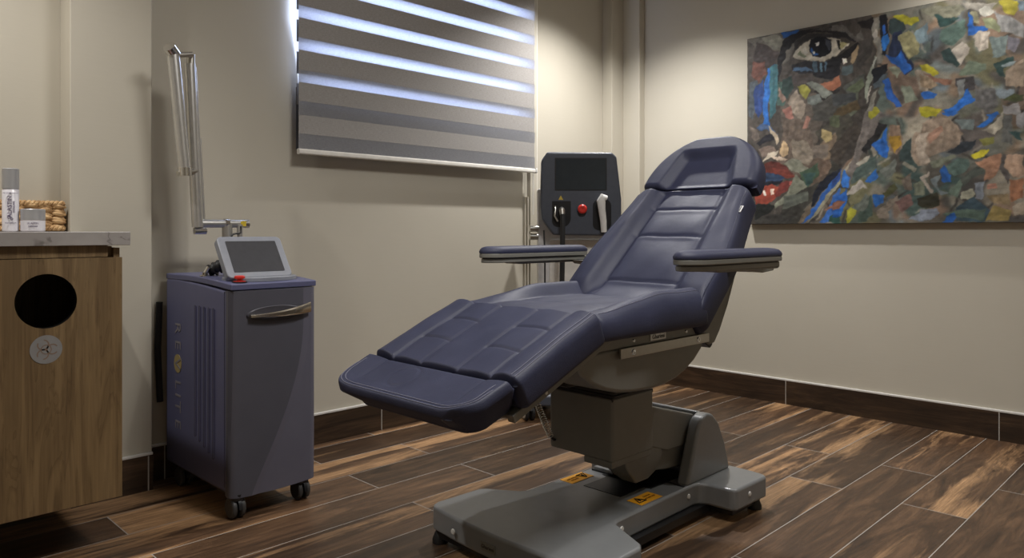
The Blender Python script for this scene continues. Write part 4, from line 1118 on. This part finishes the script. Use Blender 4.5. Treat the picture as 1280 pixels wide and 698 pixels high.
# ------------------------------------------------------------------ treatment chair
YC = 1.492
CH = thing('treatment_chair', 'navy leather reclining treatment chair on a grey metal lift base', 'treatment chair', (1.9, YC, 0))
def cushion(name, O, Lv, Nv, length, W_, T, wf, hf, r, mat=M_LEATHER, nu=70, nv=80, Rc=0.05, crown=0.0, taper=0.0, parent=CH, label=None, rend=None, Rc2=None):
    """a padded block: O bottom start on the centre line, Lv length direction, Nv its normal, width along y.
    wf(s): half width at s metres; hf(s, v): height change; r: edge roundness; Rc: plan corner radius"""
    O = Vector(O); Lv = Vector(Lv).normalized(); Nv = Vector(Nv).normalized(); Yv = Vector((0, 1, 0))
    bm = bmesh.new(); re = rend or r
    def cs(n): return [0.5-0.5*math.cos(math.pi*i/n) for i in range(n+1)]
    def mixd(n, k=0.55):
        c = cs(n); return [k*c[i]+(1-k)*i/n for i in range(n+1)]
    us = mixd(nu); vs = [2*q-1 for q in mixd(nv)]
    top = []; bot = []
    for u in us:
        s = u*length; eu = min(s, length-s)
        w = wf(s); q_ = Rc if s < length/2 or Rc2 is None else Rc2
        if eu < q_: w -= q_-math.sqrt(max(0, q_*q_-(q_-eu)**2))
        w = max(w, 0.002)
        rt_, rb = [], []
        for v in vs:
            y = v*w; ev = w-abs(y)
            qx = max(0, re-eu)/re; qy = max(0, r-ev)/r; q = min(1, math.hypot(qx, qy))
            drop = r*(1-math.sqrt(1-q*q))
            h = T-drop+hf(s, y)*(1-q*q)+crown*(1-(y/w)**2)
            rt_.append(bm.verts.new(O+Lv*s+Yv*y+Nv*h))
            qb = min(1, math.hypot(max(0, 0.02-eu)/0.02, max(0, 0.02-ev)/0.02))
            rb.append(bm.verts.new(O+Lv*(s+taper*1.3*max(0, 1-s/0.08))+Yv*y*(1-taper/max(w, 0.1))+Nv*(0.014*(1-math.sqrt(1-qb*qb)))))
        top.append(rt_); bot.append(rb)
    for G, fl in ((top, 0), (bot, 1)):
        for i in range(nu):
            for j in range(nv):
                q = (G[i][j], G[i][j+1], G[i+1][j+1], G[i+1][j]); bm.faces.new(q if fl else q[::-1])
    def skirt(a, b):
        for i in range(len(a)-1): bm.faces.new((a[i], a[i+1], b[i+1], b[i]))
    skirt([q[0] for q in top], [q[0] for q in bot]); skirt([q[-1] for q in bot], [q[-1] for q in top])
    skirt(bot[0], top[0]); skirt(top[-1], bot[-1])
    o = build(name, bm, mat, parent, sharp=80, label=label)
    def surf(s, y, lift=0.0):
        eu = min(s, length-s); w = wf(s)
        if eu < Rc: w -= Rc-math.sqrt(max(0, Rc*Rc-(Rc-max(eu, 0))**2))
        ev = w-abs(y); q = min(1, math.hypot(max(0, re-eu)/re, max(0, r-ev)/r))
        h = T-r*(1-math.sqrt(1-q*q))+hf(s, y)*(1-q*q)+crown*(1-(y/w)**2)
        return O+Lv*s+Yv*y+Nv*(h+lift)
    return o, surf
def gro(d, w=0.0045, a=0.005): return -a*math.exp(-(d/w)**2)
def step(a, b, x):
    t_ = min(1, max(0, (x-a)/(b-a))); return t_*t_*(3-2*t_)
def stitch(surf, pts, parent, r=0.0011):
    bm = bmesh.new(); tube(bm, [surf(s, y, 0.0008) for s, y in pts], r, 6); return bm
# direction of the leg part
k225 = math.radians(22.4); Ll = Vector((math.cos(k225), 0, math.sin(k225))); Nl = Vector((-math.sin(k225), 0, math.cos(k225)))
seamP = Vector((1.2156, YC, 0.601)); HWL = 0.288
T_L = 0.082
# leg cushion
LL = 0.338
def hleg(s, y):
    h = 0.0; a = abs(y); e = 0.195; st_ = 0.073
    h += gro(a-st_)*1.0; h += gro(a-e)
    if st_ < a < e:
        h += gro(s-0.118)+gro(s-0.232)
        h += 0.006*abs(math.sin(math.pi*min(1, max(0, (a-st_)/(e-st_)))))*0.8
    if a < st_: h += 0.004*(1-(a/st_)**2)
    if a > e: h += 0.012*math.sin(math.pi*min(1, (a-e)/(HWL-e)))
    h += 0.003*step(0.02, 0.1, s)
    h += 0.0012*math.sin(s*31+y*17)*math.sin(y*43)
    return h
O = seamP+Ll*0.004-Nl*(T_L+0.000)
legc, sleg = cushion('leg_cushion', O, Ll, Nl, LL, HWL, T_L, lambda s: HWL, hleg, 0.016, Rc=0.018, rend=0.010, nu=110, nv=130)
build('stitching', stitch(sleg, [(0.01+0.318*i/30, -(HWL-0.014)) for i in range(31)], legc), M_STITCH, legc)
build('stitching', stitch(sleg, [(0.01+0.318*i/30, -(HWL-0.024)) for i in range(31)], legc), M_STITCH, legc)
# foot cushion
FL = 0.160; T_F = 0.080
def hfoot(s, y):     # s measured from the free end
    a = abs(y); h = 0.0
    h += 0.010*step(0.17, 0.26, a)
    h += 0.006*step(0.06, 0.0, s)
    d = abs(math.hypot(s-0.100, (y-0.06)*1.0)-0.045); h += gro(d, 0.005, 0.0022)
    h += gro(a-0.195, 0.008, 0.003)*step(0.03, 0.08, s)+gro(a-0.073, 0.006, 0.0015)*step(0.08, 0.14, s)
    return h
O = seamP-Ll*(FL+0.002)-Nl*T_F
wfoot = lambda s: 0.286-0.012*(1-s/FL)
footc, sfoot = cushion('foot_cushion', O, Ll, Nl, FL, HWL, T_F, wfoot, hfoot, 0.014, Rc=0.075, rend=0.014, taper=0.030, Rc2=0.010, nu=70, nv=120)
def foot_path(ins):
    R = 0.075; rr_ = R-ins; side = []
    for i in range(8): q = 0.145-(0.145-R)*i/8; side.append((q, wfoot(q)-ins))
    for i in range(13):
        a = math.pi/2*i/12; q = R-rr_*math.sin(a); side.append((q, wfoot(q)-R+rr_*math.cos(a)))
    m = side[-1]
    return [(q, -y) for q, y in side]+[(m[0], -m[1]+2*m[1]*i/40) for i in range(1, 40)]+[(q, y) for q, y in reversed(side)]
build('stitching', stitch(sfoot, foot_path(0.014), footc), M_STITCH, footc)
build('stitching', stitch(sfoot, foot_path(0.025), footc), M_STITCH, footc)
# leg frame under the cushions
bm = bmesh.new()
for sy in (-1, 1):
    for (s0, s1) in ((-0.02, 0.385),):
        c = seamP+Ll*((s0+s1)/2)-Nl*(T_L+0.009)+Vector((0, sy*0.255, 0)); obox(bm, c, Ll, (0, 1, 0), Nl, (s1-s0)/2, 0.012, 0.0105)
c = seamP+Ll*0.17-Nl*(T_L+0.010); obox(bm, c, Ll, (0, 1, 0), Nl, 0.185, 0.25, 0.005)
c = seamP-Nl*(T_F+0.010); obox(bm, c, Ll, (0, 1, 0), Nl, 0.05, 0.16, 0.006)
build('leg_frame', bm, M_GREYD, CH, bev=0.003)
bm = bmesh.new(); c = seamP+Ll*0.10-Nl*(T_L+0.008)+Vector((0, -0.2675, 0)); lathe(bm, [(0, 0), (0.005, 0), (0.004, 0.002), (0, 0.002)], c, 16, (Vector((1, 0, 0)), Vector((0, 0, 1)), Vector((0, -1, 0)))); build('bolt', bm, M_WHITE, CH)
# seat cushion
SL = 0.560; SZ0 = 0.655; T_S = 0.072; X_S = 1.530
def hseat(s, y):
    a = abs(y); f = step(0.02, 0.36, s)
    h = (0.004+0.040*f)*step(0.175, 0.235, a)-0.012*f*step(0.29, 0.24, a)*step(0.235, 0.29, a)
    h -= 0.030*step(0.235, 0.29, a)*f*0.4
    h += gro(a-0.180, 0.010, 0.004)
    h += 0.010*math.sin(math.pi*min(1, s/SL))*(1-(y/0.3)**2)
    h += gro(s-0.16, 0.006, 0.0018)*(1 if a < 0.17 else 0)
    h += 0.0018*math.sin(s*24+y*21)*math.cos(y*31-s*12)
    return h
seatc, sseat = cushion('seat_cushion', (X_S, YC, SZ0), (1, 0, 0), (0, 0, 1), SL, HWL, T_S, lambda s: 0.284+0.006*step(0.1, 0.4, s), hseat, 0.036, Rc=0.04, rend=0.026, nu=100, nv=120)
build('stitching', stitch(sseat, [(0.03+0.50*i/30, -(0.256)) for i in range(31)], seatc, 0.0009), M_STITCH, seatc)
# seat frame with the steel rails
bm = bmesh.new(); box(bm, 1.56, 2.115, YC-0.258, YC+0.258, 0.628, 0.660); seatf = build('seat_frame', bm, M_GREYD, CH, bev=0.003)
for sy, nm in ((-1, 'near'), (1, 'far')):
    y0 = YC+sy*0.268; bm = B(1.644, 2.105, min(y0, y0-sy*0.008), max(y0, y0-sy*0.008), 0.600, 0.628); r_ = build('side_rail', bm, M_STEEL, CH, bev=0.0015)
    for x in (1.70, 2.04): build('rail_spacer', tube(bmesh.new(), [(x, y0-sy*0.008, 0.614), (x, YC+sy*0.25, 0.614)], 0.010, 14), M_STEEL, CH)
    for x in (1.70, 2.04):
        bm = lathe(bmesh.new(), [(0, 0), (0.009, 0), (0.008, 0.003), (0.004, 0.003), (0.0035, 0.001), (0, 0.001)], (x, y0, 0.614), 20, (Vector((1, 0, 0)), Vector((0, 0, 1)), Vector((0, sy, 0)))); build('screw', bm, M_CHROME, CH)
for x in (1.715, 1.985):
    bm = lathe(bmesh.new(), [(0, 0), (0.0055, 0), (0.004, 0.003), (0, 0.003)], (x, YC-0.258, 0.643), 16, (Vector((1, 0, 0)), Vector((0, 0, 1)), Vector((0, -1, 0)))); build('screw', bm, M_CHROME, seatf)
bm = B(1.795, 1.873, YC-0.2605, YC-0.258, 0.6335, 0.654); pl = build('name_plate', bm, M_ALU, seatf, bev=0.001)
text('lettering', 'Gharieni', 0.018, (1.834, YC-0.2608, 0.644), (1, 0, 0), (0, 0, 1), M_INK, pl)
bm = bmesh.new(); prism(bm, [(2.075, 0.636), (2.099, 0.636), (2.087, 0.656)], 'y', YC-0.2592, YC-0.258); build('warning_triangle', bm, M_ORANGE, seatf)
# curved covers under the seat and the mechanism between them
hull = [(1.50, 0.628), (1.475, 0.600), (1.50, 0.570), (1.545, 0.540), (1.60, 0.518), (1.66, 0.503), (1.73, 0.494), (1.81, 0.490), (1.89, 0.494), (1.95, 0.504), (2.00, 0.520), (2.05, 0.545), (2.09, 0.575), (2.112, 0.604), (2.115, 0.628)]
bm = bmesh.new(); prism(bm, hull, 'y', YC-0.250, YC-0.10); build('side_cover', bm, M_GREYD, CH, bev=0.012)
bm = bmesh.new(); prism(bm, hull, 'y', YC+0.10, YC+0.250); build('side_cover', bm, M_GREYD, CH, bev=0.012)
bm = bmesh.new(); box(bm, 1.62, 2.05, YC-0.10, YC+0.10, 0.50, 0.628); box(bm, 1.80, 1.99, YC-0.12, YC+0.11, 0.444, 0.50)
build('mechanism', bm, M_BLACKG, CH, bev=0.006)
bm = bmesh.new()
for k in range(4): prism(bm, rounded(1.795, 1.995, YC-0.128, YC+0.122, 0.015), 'z', 0.446+k*0.011, 0.453+k*0.011)
build('bellows', bm, M_BLACK, CH)
# back
kb = math.atan2(0.37, 0.408); Lb = Vector((math.cos(kb), 0, math.sin(kb))); Nb = Vector((-math.sin(kb), 0, math.cos(kb)))
T_B = 0.105; BL = 0.632
top0 = Vector((2.03, YC, 0.745))-Lb*0.072
def wback(s):
    base_ = 0.288-0.052*step(0.22, BL, s)
    return base_
def hback(s, y):
    w = wback(s); a = abs(y); p = 0.150-0.028*(s/BL); f = step(0.02, 0.14, s)
    h = -0.030*step(p+0.055, p, a)*f
    h += gro(a-p, 0.008, 0.003)*f
    if a < p+0.03:
        for g_ in (0.155, 0.385, 0.53): h += gro(s-g_, 0.006, 0.0050)*step(p+0.03, p-0.01, a)
        h += 0.007*math.sin(math.pi*min(1, max(0, (s-0.13)/0.23)))*step(p, p-0.05, a) if s < 0.36 else 0.005*math.sin(math.pi*min(1, max(0, (s-0.36)/0.14)))*step(p, p-0.05, a)
    h += 0.010*step(w-0.02, w-0.08, a)*step(p+0.02, p+0.06, a)
    h -= 0.035*step(0.13, 0.0, s)*step(0.13, 0.20, a)
    h += 0.0015*math.sin(s*27+y*15)*math.cos(y*35)
    return h
backc, sback = cushion('back_cushion', top0-Nb*T_B, Lb, Nb, BL, HWL, T_B, wback, hback, 0.030, Rc=0.045, rend=0.022, nu=120, nv=130)
build('piping', stitch(sback, [(0.06+0.545*i/40, -(wback(0.06+0.545*i/40)-0.010)) for i in range(41)], backc, 0.0016), M_LEATHER, backc)
build('piping', stitch(sback, [(0.06+0.545*i/40, (wback(0.06+0.545*i/40)-0.010)) for i in range(41)], backc, 0.0016), M_LEATHER, backc)
# small woven tag on the side seam
pt = sback(0.50, -(wback(0.5)-0.008)); bm = bmesh.new(); obox(bm, pt+Vector((0, -0.002, 0)), Lb, (0, 1, 0), Nb, 0.016, 0.006, 0.001); build('brand_tag', bm, M_DEVB, backc)
text('lettering', 'Gharieni', 0.0075, pt+Vector((0, -0.002, 0))+Nb*0.0012, Lb, (0, 1, 0), M_INK, backc)
# head rest
kh = math.radians(50.5); Lh = Vector((math.cos(kh), 0, math.sin(kh))); Nh = Vector((-math.sin(kh), 0, math.cos(kh)))
HL = 0.262; T_H = 0.088
hp = top0+Lb*(BL+0.004)
def whead(s): return 0.240*max(0.0, 1-(max(0, s-0.01)/(HL-0.008))**2.2)**0.48
def hhead(s, y):
    w = max(whead(s), 0.01); a = abs(y); i0 = 0.118-0.06*(s/HL)
    inside = step(i0+0.05, i0, a)*step(-0.03, 0.005, s)*step(0.195, 0.145, s)
    h = -0.026*inside
    h += gro(a-i0-0.03, 0.006, 0.002)*step(0.2, 0.16, s)
    return h
headc, shead = cushion('headrest', hp-Nh*T_H, Lh, Nh, HL, 0.24, T_H, whead, hhead, 0.034, Rc=0.002, rend=0.022, nu=110, nv=110)
# back shell, wedge-shaped in side view
shell = [(2.075, 0.612), (2.10, 0.590), (2.135, 0.585), (2.175, 0.622), (2.245, 0.705), (2.345, 0.832), (2.452, 0.967), (2.505, 1.045), (2.50, 1.062), (2.48, 1.03)]
shell = [(2.066, 0.622), (2.118, 0.588), (2.150, 0.592), (2.185, 0.628), (2.25, 0.705), (2.345, 0.826), (2.452, 0.962), (2.520, 1.055), (2.505, 1.060), (2.46, 1.005)]
bm = bmesh.new()
def shell_y(x): return 0.262-0.045*step(2.15, 2.52, x)
A = [bm.verts.new((p[0], YC-shell_y(p[0]), p[1])) for p in shell]; C = [bm.verts.new((p[0], YC+shell_y(p[0]), p[1])) for p in shell]
bm.faces.new(A); bm.faces.new(C[::-1]); n = len(shell)
for i in range(n): bm.faces.new((A[i], C[i], C[(i+1) % n], A[(i+1) % n]))
build('back_shell', bm, M_GREYD, CH, bev=0.006)
bm = bmesh.new(); prism(bm, [(2.09, 0.60), (2.135, 0.575), (2.15, 0.585), (2.13, 0.64)], 'y', YC-0.255, YC+0.255); build('hinge_cover', bm, M_BLACKG, CH, bev=0.004)
bm = lathe(bmesh.new(), [(0, 0), (0.005, 0), (0.004, 0.003), (0, 0.003)], (2.405, YC-0.236, 0.925), 14, (Vector((1, 0, 0)), Vector((0, 0, 1)), Vector((0, -1, 0)))); build('bolt', bm, M_WHITE, CH)
bm = bmesh.new(); obox(bm, hp+Lh*0.09-Nh*(T_H+0.012), Lh, (0, 1, 0), Nh, 0.10, 0.09, 0.012); build('headrest_plate', bm, M_GREYD, CH, bev=0.004)
# arm rests
def armrest(sy):
    yc = YC+sy*0.392; x0, x1 = 1.735, 2.275; hw = 0.052
    r_ = None
    def outline(ins, xa=x0, xb=x1, k=1.0):
        P = []; n = 12; w_ = (hw-ins)*k
        xa += ins; xb -= ins
        for i in range(n+1):
            a = math.pi/2+math.pi*i/n; P.append((xa+0.075+0.075*math.cos(a), yc+w_*math.sin(a)*(0.62+0.38*abs(math.sin(a)))))
        for i in range(n+1):
            a = -math.pi/2+math.pi*i/n; P.append((xb-0.045+0.045*math.cos(a), yc+w_*math.sin(a)))
        return P
    # pad: stacked outlines give a rounded top
    bm = bmesh.new(); lv = [(0.0, 0.873), (-0.001, 0.879), (0.002, 0.886), (0.008, 0.892), (0.018, 0.8955), (0.032, 0.897)]
    rings = [[bm.verts.new((p[0], p[1], z)) for p in outline(i)] for i, z in lv]
    bm.faces.new(rings[0][::-1]); bm.faces.new(rings[-1])
    for A, C in zip(rings, rings[1:]):
        n = len(A)
        for i in range(n): bm.faces.new((A[i], A[(i+1) % n], C[(i+1) % n], C[i]))
    arm = build('armrest', prism(bmesh.new(), outline(0.0), 'z', 0.857, 0.8722), M_GREYD, CH, bev=0.003, label='near grey armrest with navy pad' if sy < 0 else 'far grey armrest with navy pad')
    build('armrest_pad', bm, M_LEATHER, arm, sharp=60)
    build('lower_tray', prism(bmesh.new(), outline(0.006), 'z', 0.840, 0.8545), M_GREYD, arm, bev=0.003)
    build('gap_strip', prism(bmesh.new(), outline(0.009), 'z', 0.853, 0.858), M_BLACK, arm)
    bm = bmesh.new(); prism(bm, [(1.86, 0.8405), (1.89, 0.833), (2.245, 0.833), (2.26, 0.8405)], 'y', yc-0.036, yc+0.036); build('bracket', bm, M_GREYD, arm, bev=0.002)
    ya, yb2 = sorted((yc-sy*0.03, YC+sy*0.235)); bm = bmesh.new(); prism(bm, [(2.17, 0.8395), (2.25, 0.8395), (2.355, 0.86), (2.355, 0.82), (2.28, 0.815), (2.19, 0.826)], 'y', ya, yb2)
    build('armrest_support', bm, M_GREYD, arm, bev=0.003)
armrest(-1); armrest(1)
# ---- lift column
bm = bmesh.new(); prism(bm, rounded(1.790, 2.005, YC-0.128, YC+0.128, 0.012), 'z', 0.255, 0.444)
colb = build('lift_column', bm, M_GREYD, CH, bev=0.004)
bm = B(1.788, 1.99, YC-0.126, YC-0.018, 0.236, 0.256); build('lower_block', bm, M_GREYD, CH, bev=0.003)
bm = B(1.792, 2.003, YC-0.126, YC+0.126, 0.436, 0.4465); build('column_gasket', bm, M_BLACK, CH)
# nose below the column: faceted, tapered
bm = bmesh.new()
lv = [(0.258, 1.86, 2.075, 0.050), (0.215, 1.875, 2.07, 0.050), (0.170, 1.925, 2.05, 0.040), (0.145, 1.955, 2.02, 0.028)]
rings = [[bm.verts.new((x, YC-0.066+y, z)) for x, y in ((a, -w_), (b, -w_), (b, w_), (a, w_))] for z, a, b, w_ in lv]
for A, C in zip(rings, rings[1:]):
    for i in range(4): bm.faces.new((A[i], A[(i+1) % 4], C[(i+1) % 4], C[i]))
bm.faces.new(rings[0]); bm.faces.new(rings[-1][::-1]); build('column_foot', bm, M_GREYD, CH, bev=0.006)
# slanting link to the tower
bm = bmesh.new(); prism(bm, [(1.985, 0.395), (2.06, 0.372), (2.262, 0.318), (2.24, 0.222), (2.10, 0.226), (1.985, 0.262)], 'y', YC-0.118, YC+0.118); build('link_arm', bm, M_GREYD, CH, bev=0.006)
bm = bmesh.new(); prism(bm, [(1.94, 0.300), (2.10, 0.262), (2.235, 0.245), (2.20, 0.150), (2.10, 0.160), (1.96, 0.185)], 'y', YC-0.104, YC+0.104); build('link_arm', bm, M_GREYD, CH, bev=0.006)
# ---- base
ZB0, ZB1 = 0.040, 0.112
def sym(half):   # mirror an outline half (y below centre) to the other side
    return half+[(x, 2*YC-y-(0.035 if x < 1.70 else 0)) for x, y in reversed(half)]
half = [(1.420, YC-0.02), (1.430, 1.42), (1.452, 1.30), (1.480, 1.16), (1.50, 1.145), (1.640, 1.155), (1.660, 1.170), (1.722, 1.308), (1.745, 1.320), (2.165, 1.320), (2.190, 1.312), (2.205, 1.285), (2.208, 1.205), (2.222, 1.190), (2.415, 1.186), (2.432, 1.20), (2.440, 1.25), (2.442, YC-0.02)]
half = [(1.412, YC-0.02), (1.414, 1.42), (1.420, 1.30), (1.433, 1.18), (1.446, 1.160), (1.470, 1.150), (1.640, 1.155), (1.660, 1.170), (1.722, 1.300), (1.745, 1.312), (2.165, 1.318), (2.190, 1.310), (2.205, 1.285), (2.208, 1.205), (2.222, 1.190), (2.415, 1.186), (2.432, 1.20), (2.440, 1.25), (2.442, YC-0.02)]
bm = bmesh.new(); prism(bm, sym(half), 'z', ZB0, ZB1); baseo = build('base', bm, M_GREY, CH, bev=0.012, seg=4, sharp=30)
# tower
def tower():
    bm = bmesh.new(); prof = [(2.135, 0.108), (2.205, 0.290), (2.225, 0.318), (2.262, 0.330), (2.300, 0.322), (2.340, 0.285), (2.380, 0.215), (2.405, 0.150), (2.415, 0.108)]
    # two cheeks with a back between
    prism(bm, prof, 'y', YC-0.170, YC-0.125); prism(bm, prof, 'y', YC+0.125, YC+0.170)
    prism(bm, [(2.27, 0.108), (2.27, 0.329), (2.300, 0.322), (2.340, 0.285), (2.380, 0.215), (2.405, 0.150), (2.415, 0.108)], 'y', YC-0.1255, YC+0.1255)
    return build('tower', bm, M_GREY, CH, bev=0.012, seg=4)
tower()
bm = bmesh.new(); box(bm, 2.03, 2.25, YC-0.10, YC+0.10, ZB1-0.001, ZB1+0.0015); box(bm, 1.90, 2.06, YC-0.075, YC+0.075, ZB1-0.001, ZB1+0.0015); build('base_slot', bm, M_BLACKG, baseo)
bm = bmesh.new(); box(bm, 2.118, 2.130, YC-0.165, YC-0.10, ZB1-0.001, ZB1+0.001); build('base_seam', bm, M_BLACK, baseo)
bm = bmesh.new(); box(bm, 2.05, 2.14, 1.565, 1.645, ZB1, ZB1+0.014); o_ = build('sensor_cap', bm, M_GREY, baseo, bev=0.003)
build('cap_gasket', B(2.045, 2.145, 1.560, 1.650, ZB1-0.001, ZB1+0.005), M_BLACK, o_)
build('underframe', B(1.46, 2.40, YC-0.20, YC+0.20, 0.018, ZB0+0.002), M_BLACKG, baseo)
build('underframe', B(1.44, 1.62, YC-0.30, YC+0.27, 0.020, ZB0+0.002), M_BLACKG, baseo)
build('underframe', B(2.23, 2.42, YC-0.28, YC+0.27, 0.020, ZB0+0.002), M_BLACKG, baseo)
for x, y in ((1.455, 1.765), (1.49, 1.19), (2.395, 1.22), (2.395, 1.765)):
    bm = lathe(bmesh.new(), [(0, 0), (0.024, 0), (0.024, 0.012), (0.017, 0.030), (0.010, ZB0+0.001), (0, ZB0+0.001)], (x, y, 0), 20); build('rubber_foot', bm, M_BLACK, baseo)
def bolt(x, y, z, n):
    n = Vector(n); u = Vector((-n.y, n.x, 0)); bm = lathe(bmesh.new(), [(0, 0), (0.0085, 0), (0.007, 0.003), (0, 0.004)], Vector((x, y, z)), 20, (u, Vector((0, 0, 1)), n)); build('bolt_cap', bm, M_WHITE, baseo)
bolt(1.413, 1.655, 0.075, (-1, 0, 0)); bolt(1.418, 1.335, 0.075, (-1, 0, 0))
bolt(1.765, 1.3125, 0.080, (0, -1, 0)); bolt(2.135, 1.3175, 0.080, (0, -1, 0)); bolt(2.30, 1.1885, 0.080, (0, -1, 0))
pl = build('name_plate', B(1.409, 1.413, 1.475, 1.535, 0.060, 0.086), M_GREYD, baseo, bev=0.002)
text('lettering', 'Gharieni', 0.0145, (1.4086, 1.505, 0.073), (0, -1, 0), (0, 0, 1), M_INK, pl)
def warn(x0, x1, y0, y1, flip):
    s = build('warning_sticker', B(x0, x1, y0, y1, ZB1, ZB1+0.0012), M_ORANGE, baseo); cx, cy = (x0+x1)/2, (y0+y1)/2; d = -1 if flip else 1
    tx = cx-d*0.030
    bm = bmesh.new(); P = [(tx, cy+d*0.018), (tx-d*0.018, cy-d*0.014), (tx+d*0.018, cy-d*0.014)]
    zz_ = ZB1+0.0024
    tube(bm, [(p[0], p[1], zz_) for p in P], 0.0018, 6, closed=True); tube(bm, [(tx, cy+d*0.006, zz_), (tx, cy-d*0.006, zz_)], 0.002, 6)
    build('warning_triangle', bm, M_INK, s)
    for k, txt in enumerate(('CAUTION', 'DO NOT STEP')):
        text('small_print', txt, 0.0080, (cx+d*0.020, cy+d*(0.008-0.014*k), ZB1+0.0022), (d, 0, 0), (0, d, 0), simple('brown_ink', (0.25, 0.07, 0.0, 1), 0.6) if k == 0 else bpy.data.materials['brown_ink'], s)
warn(1.888, 2.000, 1.328, 1.384, False)
warn(1.888, 2.000, 1.604, 1.660, True)
# coiled hand-control cable under the leg part
bm = bmesh.new(); p0, p1 = Vector((1.675, 1.590, 0.470)), Vector((1.775, 1.600, 0.292)); d = p1-p0; N = 22
a_ = d.normalized().cross(Vector((0, 1, 0))).normalized(); b_ = Vector((0, 1, 0))
tube(bm, [p0+d*(i/(N*8))+(a_*math.cos(i*math.pi/4)+b_*math.sin(i*math.pi/4))*0.0095+Vector((0, 0, -0.006))*math.sin(math.pi*i/(N*8)) for i in range(N*8+1)], 0.0015, 6)
build('coiled_cable', bm, M_STEEL, CH)
bm = bmesh.new(); tube(bm, [p0, p0+Vector((0.0, 0, 0.06)), p0+Vector((0.03, -0.02, 0.15))], 0.004, 8); tube(bm, [p1, p1+Vector((0.012, -0.004, -0.012)), Vector((1.80, 1.590, 0.280))], 0.004, 8); build('cable_end', bm, M_BLACK, CH)
